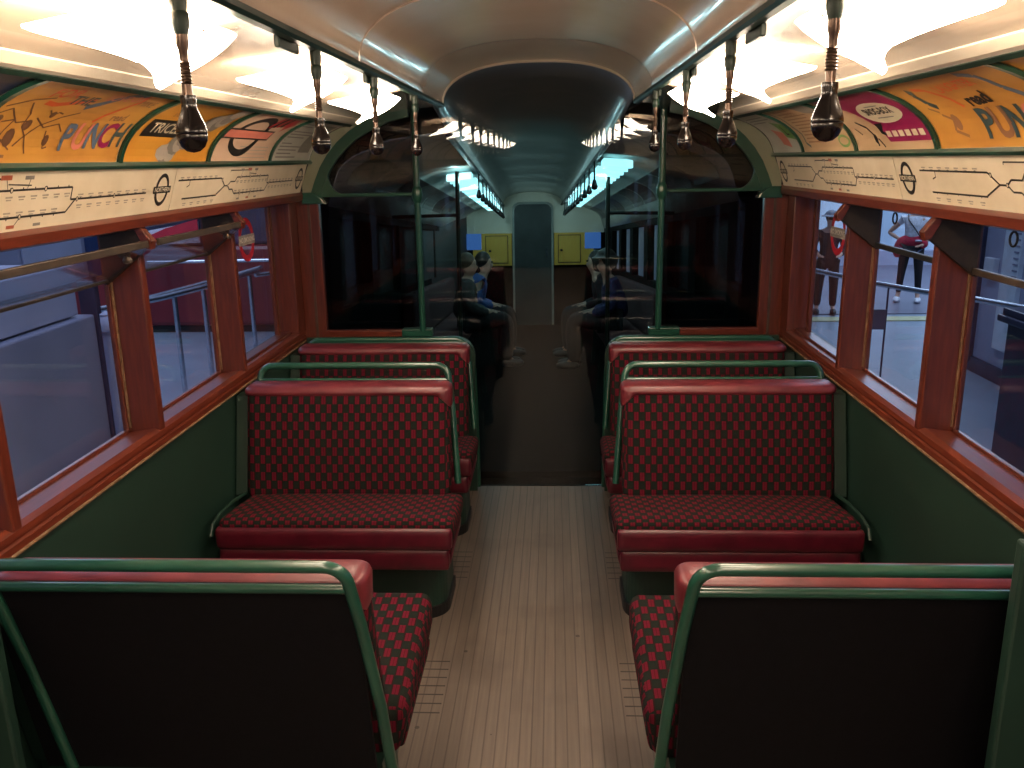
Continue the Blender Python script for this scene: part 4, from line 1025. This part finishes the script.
def seated(loc, face, label, topc, legc, hairc, M, hat=False, bend=0., long=False):
    """seated figure, pelvis on the seat; local coords relative to seat point; face = forward unit vector"""
    f = Vector(face).normalized(); sd = f.cross(Vector((0, 0, 1))).normalized(); U = Vector((0, 0, 1))
    root = thing('person', loc, label, 'person', M=M)
    P = lambda a, b, z: tuple(f * a + sd * b + U * z)
    V = [(*P(0, 0, .10), .125, .11), (*P(.02, 0, .28), .115, .10), (*P(.04 + bend * .5, 0, .44), .135, .095), (*P(.05 + bend, 0, .53), .055)]
    E = [(0, 1), (1, 2), (2, 3)]
    hc = head_chain(V, E, 3, P(.05 + bend, 0, .53), f)
    TV = [(*P(0, 0, .06), .17, .155), (*P(.02, 0, .28), .155, .14), (*P(.04 + bend * .5, 0, .43), .175, .135), (*P(.045 + bend, 0, .525), .085)]
    TE = [(0, 1), (1, 2), (2, 3)]
    LV = [(*P(.0, 0, .08), .15, .13)]; LE = []
    for q in (-1, 1):
        i = len(V); V += [(*P(.03 + bend * .6, q * .17, .44), .05), (*P(.06, q * .23, .22), .042), (*P(.28, q * .12, .16), .028)]; E += [(2, i), (i, i + 1), (i + 1, i + 2)]
        hand(V, E, (P(.28, q * .12, .16), i + 2), f - sd * q * .3, U, sd * -q)
        k = len(TV); TV += [(*P(.03 + bend * .6, q * .17, .44), .082), (*P(.06, q * .235, .22), .068), (*P(.25, q * .135, .16), .052)]; TE += [(2, k), (k, k + 1), (k + 1, k + 2)]
        i = len(V); V += [(*P(.05, q * .09, .08), .085), (*P(.44, q * .11, .09), .06), (*P(.43, q * .11, -.30), .035), (*P(.52, q * .12, -.37), .02)]; E += [(0, i), (i, i + 1), (i + 1, i + 2), (i + 2, i + 3)]
        k = len(LV); LV += [(*P(.05, q * .09, .08), .115), (*P(.46, q * .11, .09), .090), (*P(.43, q * .11, -.36), .075)]; LE += [(0, k), (k, k + 1), (k + 1, k + 2)]
    skin_obj('body', V, E, SKIN, root); skin_obj('jacket', TV, TE, topc, root); skin_obj('trousers', LV, LE, legc, root)
    m = MB()
    head_parts(root, hc, f, hairc, long)
    for q in (-1, 1):
        me = bpy.data.meshes.new('shoe'); bm = bmesh.new(); g = bmesh.ops.create_uvsphere(bm, u_segments=12, v_segments=8, radius=1)
        c0 = Vector(P(.50, q * .12, -.38))
        for v in bm.verts: v.co = c0 + f * v.co.x * .13 + sd * v.co.y * .048 + U * max(-.03, v.co.z * .045)
        bm.to_mesh(me); bm.free(); me.materials.append(BLACK); o = bpy.data.objects.new('shoe', me); COL.objects.link(o); o.parent = root
    if hat:
        me = bpy.data.meshes.new('hat'); bm = bmesh.new(); g = bmesh.ops.create_uvsphere(bm, u_segments=20, v_segments=12, radius=1)
        for v in bm.verts:
            zz = v.co.z; v.co = Vector((v.co.x * .11, v.co.y * .12, max(-.01, zz * .10)))
            if zz < .05: v.co.x *= 1.35; v.co.y *= 1.35
            v.co += Vector(hc) + U * .055
        bm.to_mesh(me); bm.free(); me.materials.append(hairc); o = bpy.data.objects.new('hat', me); COL.objects.link(o); o.parent = root
    return root
def cloth(name, c): return noisy(name, tuple(v * .8 for v in c), tuple(v * 1.15 for v in c), scale=25, rough=.9)
DENIM = cloth('near_black_denim', (.006, .007, .010)); GREYC = cloth('grey_wool', (.05, .05, .05)); BLUC = cloth('blue_shirt', (.04, .10, .30)); PURC = cloth('indigo_coat', (.03, .03, .10)); BLKC = cloth('black_cloth', (.012, .012, .016))  # denim near black: dimness beyond the glass put into its colour
HAIRB = noisy('brown_hair', (.06, .035, .02), (.10, .06, .035), scale=40, rough=.5)
SEATB = noisy('dark_bench_cloth', (.05, .010, .014), (.09, .018, .022), scale=30, rough=.9)  # bench colour lowered for the dimness beyond the glass
for s, nm in ((-1, 'left'), (1, 'right')):
    t = thing('bench_seat', (s * .95, 9.6, 0), 'dark lengthways bench along the %s wall beyond the glass' % nm, 'bench', M=MF)
    m = MB(); m.rbox(.72, 1.17, 7.6, 11.6, .28, .45, .04, (8, 20, 5)); m.mirror(s); m.build('seat_cushion', SEATB, parent=t, smooth=True)
    m = MB(); m.rbox(1.06, 1.18, 7.6, 11.6, .44, .90, .04, (4, 20, 8)); m.mirror(s); m.build('back_cushion', SEATB, parent=t, smooth=True)
    m = MB(); m.box(.80, 1.17, 7.65, 11.55, 0, .29); m.mirror(s); m.build('base', DIMD, parent=t)
seated((-.74, 9.1, .46), (1, .15, 0), 'seated person in grey jacket on the left bench beyond the glass, nearer', GREYC, DENIM, HAIRB, MF)
seated((-.72, 10.0, .46), (1, .05, 0), 'seated person in blue shirt on the left bench beyond the glass, farther', BLUC, DENIM, HAIRD, MF, bend=.10)
seated((.84, 9.9, .46), (-1, .0, 0), 'seated dark haired person in black on the right bench beyond the glass', BLKC, DENIM, HAIRD, MF, bend=.08, long=True)
seated((.86, 8.9, .46), (-1, .1, 0), 'seated person in indigo coat and dark hat on the right bench beyond the glass', PURC, BLKC, HAIRD, MF, hat=True, bend=.05)

# ------------------------------------------------------------------ the hall outside
GZ = -.6
HFL = noisy('pale_hall_floor', (.16, .21, .27), (.22, .27, .34), scale=.8, rough=.35)
HFP = noisy('mauve_platform_floor', (.105, .105, .15), (.14, .14, .19), scale=.9, rough=.4)
PANB = noisy('blue_grey_painted_panel', (.19, .21, .30), (.23, .25, .36), scale=2.2, rough=.5)
PANL = noisy('pale_blue_grey_panel', (.30, .33, .46), (.36, .40, .55), scale=2, rough=.5)
DKB = noisy('dark_navy_metal', (.02, .022, .05), (.035, .038, .08), scale=5, rough=.4)
MARB = noisy('pale_blue_mottled_wall', (.42, .55, .70), (.62, .74, .86), scale=1.6, rough=.5, lo=.4, hi=.6)
w = MB(); w.box(-14, -1.36, -6, 26, GZ - .05, GZ); struct(w.build('floor_hall', HFL, M='zero'), 'pale blue grey floor of the hall outside', 'floor')
w = MB(); w.box(1.36, 18, -6, 26, GZ - .05, GZ); struct(w.build('floor_platform', HFL, M='zero'), 'pale blue floor outside the right windows', 'floor')
# left: big display case close to the window
t = thing('display_cabinet', (-2.5, 2.8, GZ), 'large blue grey cabinet outside the nearest left window', 'cabinet')
m = MB(); m.box(-3.0, -2.2, .6, 4.09, GZ, .99, .01); m.build('body', PANB, parent=t)
m = MB(); m.box(-3.0, -2.24, .6, 4.02, 1.0, 1.13, .006); m.build('upper_band', PANL, parent=t)
m = MB(); m.box(-3.0, -2.27, .6, 4.05, 1.13, 1.155, .004); m.build('dark_slot', DKB, parent=t)
m = MB(); m.box(-3.0, -2.24, .6, 4.05, 1.155, 1.24, .006); m.build('top_band', PANL, parent=t)
m = MB(); m.box(-2.27, -2.185, 4.09, 4.11, GZ, 1.15, .004); m.build('corner_post', DKB, parent=t)
t = thing('notice_board', (-3.4, 5.3, GZ), 'pale notice board with lines of small print outside the nearest left window', 'notice board')
m = MB(); m.box(-3.42, -3.38, 3.6, 6.5, .90, 2.1, .01); m.build('board', PANL, parent=t)
m = MB(); m.box(-3.375, -3.365, 5.43, 6.14, .98, 1.9); m.build('paper', noisy('pale_blue_paper', (.50, .56, .72), (.56, .62, .8), scale=3, rough=.6), parent=t)
m = MB()
for i in range(9): m.box(-3.362, -3.358, 5.62, 5.93, 1.20 + .045 * i, 1.215 + .045 * i)
m.build('printed_lines', PANB, parent=t)
for yy in (4.0, 6.3): m = MB(); m.box(-3.41, -3.385, yy - .03, yy + .03, GZ, .95, .005); m.build('leg', DKB, parent=t)
m = MB(); m.box(-3.38, -3.34, 6.21, 6.36, .90, 2.0, .004); m.build('blue_upright', swatch('strong_blue_paint', (.03, .07, .20)), parent=t)
t = thing('bollard', (-2.42, 4.60, GZ), 'pale metal bollard with domed cap beside the blue grey cabinet', 'bollard')
m = MB(); m.lathe((-2.42, 4.60, GZ), [(.055, 0), (.055, .02), (.040, .04), (.038, 1.40)], 16); m.build('post', PANL, parent=t, smooth=True)
m = MB(); m.lathe((-2.42, 4.60, .80), [(.04, 0), (.062, .01), (.064, .04), (.045, .075), (.03, .09), (.034, .10), (0, .12)], 16); m.build('cap', PANL, parent=t, smooth=True)
# red train standing across the hall on the left
TR = noisy('maroon_train_paint', (.10, .008, .014), (.15, .014, .02), scale=2, rough=.3); TRR = swatch('bright_red_paint', (.5, .02, .04)); TRB = swatch('violet_blue_glass', (.06, .05, .17), .2); TRW = swatch('white_lining', (.6, .6, .68))
t = thing('red_train', (-5.6, 12.3, GZ), 'dark red train front with white and red stripe outside the middle left window', 'train')
m = MB(); m.box(-8.5, -2.2, 11.6, 12.3, GZ + .1, .62, .06); m.build('body', TR, parent=t)
m = MB(); m.box(-8.5, -2.2, 11.65, 12.3, .62, 2.6, .05); m.build('upper_body', DKB, parent=t)
m = MB(); m.box(-8.0, -5.05, 11.60, 11.66, .98, 2.2, .01); m.build('windscreen', TRB, parent=t)
m = MB(); m.prism([(-6.4, .60), (-4.75, .66), (-4.75, .95), (-5.4, .84)], lambda p, y: (p[0], y, p[1]), 11.585, 11.605); m.build('white_stripe', TRW, parent=t)
m = MB(); m.prism([(-5.9, .58), (-4.75, .80), (-4.75, .98), (-5.2, .86)], lambda p, y: (p[0], y, p[1]), 11.570, 11.590); m.build('red_stripe', TRR, parent=t)
m = MB(); m.box(-4.95, -4.78, 11.56, 11.60, .98, 1.6, .01); m.build('red_pillar', TRR, parent=t)
m = MB(); m.box(-8.5, -2.2, 11.7, 12.3, GZ, GZ + .12); m.build('skirt', BLACK, parent=t)
w = MB(); w.box(-14, 20, 24.0, 24.1, GZ, 4); struct(w.build('wall_hall', DKB, M='zero'), 'dark end wall of the hall outside', 'wall')
w = MB(); w.box(-13.0, -12.9, -6, 24, GZ, 4); struct(w.build('wall_hall_left', DKB, M='zero'), 'dark left wall of the hall outside', 'wall')
# stainless ramp railing on the left
t = thing('ramp_railing', (-3.6, 8.3, GZ), 'polished steel ramp railing with two bars outside the middle left window', 'railing')
def rail(pts, r, nm): m = MB(); m.tube(pts, r, 10); return m.build(nm, STEEL, parent=t, smooth=True)
rail([(-4.05, 7.30, .45), (-3.74, 8.05, .45), (-3.57, 8.90, .45), (-3.46, 10.1, .46), (-3.50, 10.35, .46), (-3.75, 10.2, .40), (-4.2, 8.1, .36), (-4.22, 7.6, .34)], .030, 'handrail')
rail([(-5.30, 11.15, .45), (-3.3, 11.2, .46)], .026, 'back_rail')
for (x, y) in ((-3.70, 8.30), (-3.60, 8.78), (-3.50, 9.9), (-4.02, 7.4)): rail([(x, y, GZ), (x, y, .43)], .026, 'post')
rail([(-3.5, 10.1, .40), (-3.15, 10.6, .40)], .026, 'return_rail')
# right hand side
w = MB(); w.box(3.0, 14, 18.6, 18.8, GZ, 3.2); struct(w.build('wall_platform', MARB, M='zero'), 'pale mottled blue wall across the platform outside on the right', 'wall')
w = MB(); w.box(3.0, 14, 18.4, 18.6, GZ, -.28, .01); struct(w.build('baseboard_platform', PANL, M='zero'), 'pale plinth of the platform wall', 'baseboard')
w = MB(); w.box(2.6, 14, 12.7, 18.4, GZ, GZ + .012); struct(w.build('floor_mauve', HFP, M='zero'), 'mauve platform floor outside on the right', 'floor')
w = MB(); w.box(2.6, 14, 12.15, 12.45, GZ, GZ + .014); tag(w.build('platform_line', swatch('dull_yellow_line_paint', (.42, .42, .22))), 'pale yellow line painted along the platform edge', 'platform line')
t = thing('platform_railing', (3.4, 8.4, GZ), 'steel handrail with thin posts outside the right windows', 'railing')
m = MB(); m.tube([(2.98, 9.75, .44), (3.24, 8.65, .45), (3.50, 8.04, .45), (3.72, 7.68, .45), (4.05, 6.9, .45), (4.6, 5.6, .45)], .026, 10); m.build('handrail', STEEL, parent=t, smooth=True)
for (x, y) in ((3.32, 8.45), (4.45, 5.9)):
    m = MB(); m.tube([(x, y, GZ), (x, y, .44)], .010, 8); m.build('post', DKB, parent=t)
m = MB(); m.box(3.18, 3.32, 8.44, 8.46, .02, .22, .003); m.build('hanging_sign', swatch('grey_sign_plate', (.10, .11, .15)), parent=t)
t = thing('wall_panelling', (4.6, 7.8, GZ), 'pale panelled kiosk wall with white switch plate outside the nearest right window', 'kiosk')
m = MB(); m.box(4.6, 4.8, 5.6, 9.66, GZ, 2.6); m.build('wall_panel', PANL, parent=t)
m = MB(); m.box(4.57, 4.6, 5.6, 9.66, GZ, GZ + .16); m.build('skirting', DKB, parent=t)
m = MB(); m.box(4.56, 4.6, 9.28, 9.67, GZ + .1, 2.6); m.build('dark_door', DKB, parent=t)
m = MB(); m.box(4.55, 4.6, 8.50, 8.82, -.25, 2.4, .005); m.build('white_board', swatch('white_board_paint', (.62, .72, .82)), parent=t)
m = MB(); m.box(4.54, 4.6, 8.96, 9.16, .42, .64, .01); m.build('switch_plate', swatch('switch_white', (.6, .64, .72)), parent=t)
m = MB()
for i in range(14): m.box(4.54, 4.552, 8.52, 8.60, .50 + .06 * i, .515 + .06 * i)
m.build('scale_marks', PANB, parent=t)
t = thing('dark_pillar', (3.45, 5.6, GZ), 'dark moulded pillar outside the nearest right window', 'pillar')
m = MB(); m.box(3.22, 3.7, 5.2, 6.02, GZ, .55, .01); m.build('shaft', DKB, parent=t)
m = MB(); m.box(3.17, 3.75, 5.18, 6.08, .55, .60, .012); m.box(3.19, 3.73, 5.19, 6.05, .60, .65, .01); m.build('capital', DKB, parent=t)

# standing woman outside on the right
def standing_woman(loc, face):
    f = Vector(face).normalized(); sd = f.cross(Vector((0, 0, 1))).normalized(); U = Vector((0, 0, 1))
    root = thing('person', loc, 'woman in white shirt and dark leggings, red jacket round her waist, hand on hip', 'person')
    P = lambda a, b, z: tuple(f * a + sd * b + U * z)
    V = [(*P(0, 0, .92), .125, .10), (*P(0, 0, 1.08), .10, .085), (*P(.0, 0, 1.26), .125, .09), (*P(-.01, 0, 1.36), .05)]
    E = [(0, 1), (1, 2), (2, 3)]
    hc = head_chain(V, E, 3, P(-.01, 0, 1.36), f)
    # her right arm (sd is her right): hand on hip
    i = len(V); V += [(*P(0, .165, 1.28), .048), (*P(-.05, .36, 1.07), .038), (*P(.05, .19, .98), .027)]; E += [(2, i), (i, i + 1), (i + 1, i + 2)]
    hand(V, E, (P(.05, .19, .98), i + 2), f * .2 - sd * .8 - U * .5, U, U)
    i = len(V); V += [(*P(0, -.165, 1.28), .048), (*P(.0, -.24, 1.02), .038), (*P(.12, -.14, .90), .027)]; E += [(2, i), (i, i + 1), (i + 1, i + 2)]
    hand(V, E, (P(.12, -.14, .90), i + 2), f + sd * .6, U, sd)
    for q in (-1, 1):
        i = len(V); V += [(*P(0, q * .09, .86), .088), (*P(.02, q * .12, .48), .055), (*P(-.01, q * .14, .12), .036), (*P(.10, q * .15, .04), .030)]; E += [(0, i), (i, i + 1), (i + 1, i + 2), (i + 2, i + 3)]
    skin_obj('body', V, E, SKIN, root)
    WH = cloth('white_cotton', (.62, .66, .74)); RD = cloth('red_cloth', (.42, .02, .05))
    TV = [(*P(0, 0, .95), .16, .14), (*P(0, 0, 1.10), .125, .112), (*P(0, 0, 1.26), .138, .102), (*P(0, 0, 1.33), .08), (*P(0, .165, 1.285), .062), (*P(-.02, .24, 1.20), .058), (*P(0, -.165, 1.285), .062), (*P(-.0, -.20, 1.17), .058)]
    skin_obj('shirt', TV, [(0, 1), (1, 2), (2, 3), (2, 4), (4, 5), (2, 6), (6, 7)], WH, root)
    LV = [(*P(0, 0, .90), .135, .115)]
    LE = []
    for q in (-1, 1):
        k = len(LV); LV += [(*P(0, q * .092, .84), .098), (*P(.02, q * .12, .48), .064), (*P(-.01, q * .14, .13), .045)]; LE += [(0, k), (k, k + 1), (k + 1, k + 2)]
    skin_obj('leggings', LV, LE, BLKC, root)
    skin_obj('shorts', [(*P(0, 0, .92), .15, .13), (*P(0, .10, .78), .115), (*P(0, -.10, .78), .115)], [(0, 1), (0, 2)], cloth('blue_grey_cotton', (.14, .18, .34)), root)
    skin_obj('tied_jacket', [(*P(.09, .0, .965), .075, .10), (*P(.04, .15, .95), .10), (*P(.02, .20, .82), .095), (*P(.0, .21, .68), .06), (*P(.05, -.15, .95), .09), (*P(.06, -.17, .84), .08)], [(0, 1), (1, 2), (2, 3), (0, 4), (4, 5)], RD, root)
    skin_obj('bag', [(*P(.17, -.03, .97), .055, .02), (*P(.17, -.14, .97), .055, .02)], [(0, 1)], cloth('grey_bag_cloth', (.26, .26, .34)), root)
    m = MB(); sp = [Vector(P(.115, -.12, 1.0)), Vector(P(.13, -.02, 1.15)), Vector(P(.115, .08, 1.28)), Vector(P(.03, .10, 1.37))]
    me_ = MB(); me_.tube(sp, .008, 8); root['_loc0'] = 0
    for v in me_.bm.verts: v.co += Vector(root['_loc'])
    me_.build('strap', BLKC, parent=root)
    for q in (-1, 1):
        me = bpy.data.meshes.new('shoe'); bm = bmesh.new(); g = bmesh.ops.create_uvsphere(bm, u_segments=14, v_segments=10, radius=1)
        c0 = Vector(P(.06, q * .15, .035))
        for v in bm.verts: v.co = c0 + f * v.co.x * .14 + sd * v.co.y * .052 + U * max(-.035, v.co.z * .055 * (1 - .3 * v.co.x))
        bm.to_mesh(me); bm.free(); me.materials.append(WH); o = bpy.data.objects.new('shoe', me); COL.objects.link(o); o.parent = root
    head_parts(root, hc, f, HAIRD, True)
    return root
standing_woman((5.66, 13.75, GZ + .012), (-.42, -.9, 0))
def standing_man(loc, face):
    f = Vector(face).normalized(); sd = f.cross(Vector((0, 0, 1))).normalized(); U = Vector((0, 0, 1))
    root = thing('person', loc, 'dark clothed person in a pale hat standing outside the farthest right window', 'person')
    P = lambda a, b, z: tuple(f * a + sd * b + U * z)
    V = [(*P(0, 0, .95), .13, .105), (*P(0, 0, 1.15), .12, .10), (*P(0, 0, 1.36), .14, .10), (*P(.02, 0, 1.46), .058)]; E = [(0, 1), (1, 2), (2, 3)]
    hc = head_chain(V, E, 3, P(.02, 0, 1.46), f)
    JV = [(*P(0, 0, .84), .19, .16), (*P(0, 0, 1.15), .145, .12), (*P(0, 0, 1.36), .16, .115), (*P(.01, 0, 1.44), .085)]; JE = [(0, 1), (1, 2), (2, 3)]
    LV = [(*P(0, 0, .92), .13, .11)]; LE = []
    for q in (-1, 1):
        i = len(V); V += [(*P(0, q * .19, 1.37), .055), (*P(-.02, q * .25, 1.10), .045), (*P(.16, q * .17, 1.0), .03)]; E += [(2, i), (i, i + 1), (i + 1, i + 2)]
        hand(V, E, (P(.16, q * .17, 1.0), i + 2), f - sd * q * .4, U, sd * -q)
        k = len(JV); JV += [(*P(0, q * .19, 1.37), .07), (*P(-.02, q * .255, 1.10), .06), (*P(.13, q * .18, 1.0), .045)]; JE += [(2, k), (k, k + 1), (k + 1, k + 2)]
        i = len(V); V += [(*P(0, q * .10, .88), .09), (*P(.02, q * .12, .50), .06), (*P(0, q * .13, .12), .04), (*P(.11, q * .14, .04), .03)]; E += [(0, i), (i, i + 1), (i + 1, i + 2), (i + 2, i + 3)]
        k = len(LV); LV += [(*P(0, q * .10, .86), .11), (*P(.02, q * .12, .50), .08), (*P(0, q * .13, .10), .06)]; LE += [(0, k), (k, k + 1), (k + 1, k + 2)]
        me = bpy.data.meshes.new('shoe'); bm = bmesh.new(); g = bmesh.ops.create_uvsphere(bm, u_segments=14, v_segments=10, radius=1)
        c0 = Vector(P(.07, q * .14, .035))
        for v in bm.verts: v.co = c0 + f * v.co.x * .15 + sd * v.co.y * .055 + U * max(-.035, v.co.z * .055)
        bm.to_mesh(me); bm.free(); me.materials.append(BLACK); o = bpy.data.objects.new('shoe', me); COL.objects.link(o); o.parent = root
    skin_obj('body', V, E, SKIN, root); skin_obj('coat', JV, JE, BLKC, root); skin_obj('trousers', LV, LE, BLKC, root)
    head_parts(root, hc, f, HAIRD); root.scale = (.86, .86, .86)
    me = bpy.data.meshes.new('hat'); bm = bmesh.new(); g = bmesh.ops.create_uvsphere(bm, u_segments=20, v_segments=12, radius=1)
    for v in bm.verts:
        zz = v.co.z; v.co = Vector((v.co.x * .11, v.co.y * .115, max(-.008, zz * .10)))
        if zz < .05: v.co.x *= 1.5; v.co.y *= 1.5
        v.co += Vector(hc) + U * .055
    bm.to_mesh(me); bm.free(); me.materials.append(cloth('pale_grey_felt', (.22, .26, .32))); o = bpy.data.objects.new('hat', me); COL.objects.link(o); o.parent = root
standing_man((4.08, 12.80, GZ + .012), (-.2, -1, 0))

# ------------------------------------------------------------------ lights of the hall (cool overhead, plus added tilted fills)
def area(name, loc, size, power, col, rot=(0, 0, 0)):
    l = bpy.data.lights.new(name, 'AREA'); l.shape = 'RECTANGLE'; l.size, l.size_y = size; l.energy = power; l.color = col
    o = bpy.data.objects.new(name, l); COL.objects.link(o); o.location = loc; o.rotation_euler = rot; return o
area('hall_light', (-6.0, 7.0, 4.2), (4, 8), 260, (.62, .72, 1.0))
area('hall_light', (7.0, 14.5, 4.2), (6, 6), 420, (.60, .76, 1.0))
area('hall_light', (2.6, 7.0, 3.6), (1.2, 5), 60, (.60, .74, 1.0), (0, math.radians(35), 0))  # added fill to brighten the view out of the right windows
area('hall_light', (-1.5, 3.8, 3.2), (.6, 6), 46, (.62, .70, 1.0), (0, math.radians(-25), 0))  # added fill to brighten the cabinet side

for s_ in (-1, 1):          # added fill points near the cyan lamps, brighten the far ceiling
    for i in range(6):
        l = bpy.data.lights.new('cyan_bulb', 'POINT'); l.energy = 2.6; l.color = (.55, .95, 1.0); l.shadow_soft_size = .03
        o = bpy.data.objects.new('cyan_bulb', l); COL.objects.link(o); o.location = MF @ Vector((s_ * .55, 7.0 + 1.25 * i, 1.845))

wd = bpy.data.worlds.new('hall_ambient'); SC.world = wd; wd.use_nodes = True
bg = wd.node_tree.nodes['Background']; bg.inputs[0].default_value = (.42, .52, .85, 1); bg.inputs[1].default_value = .30

# ------------------------------------------------------------------ camera
cam = bpy.data.cameras.new('camera'); co = bpy.data.objects.new('camera', cam); COL.objects.link(co)
cam.sensor_width = 36; cam.lens = 857 / 1024 * 36; cam.clip_start = .05; cam.clip_end = 200
R = Vector((0.99878151, 0.04675893, -0.01578253)); U = Vector((0.0033635, 0.25456302, 0.96705034)); F = Vector((-0.04923589, 0.96592508, -0.25409557))
mw = Matrix.Identity(4)
for i in range(3): mw[i][0] = R[i]; mw[i][1] = U[i]; mw[i][2] = -F[i]
mw[0][3], mw[1][3], mw[2][3] = .0725, 0, 1.7
co.matrix_world = mw
SC.camera = co
SC.view_settings.view_transform = 'Standard'; SC.view_settings.look = 'None'; SC.view_settings.gamma = 1
SC.view_settings.use_curve_mapping = False
SC.view_settings.exposure = 0.5
SC.cycles.max_bounces = 8; SC.cycles.transparent_max_bounces = 16
SC.cycles.use_denoising = True
SC.cycles.sample_clamp_indirect = 4

for o in list(SC.objects):
    for k in ('_loc', '_loc0'):
        if k in o: del o[k]
    if o.get('label') == '': del o['label']
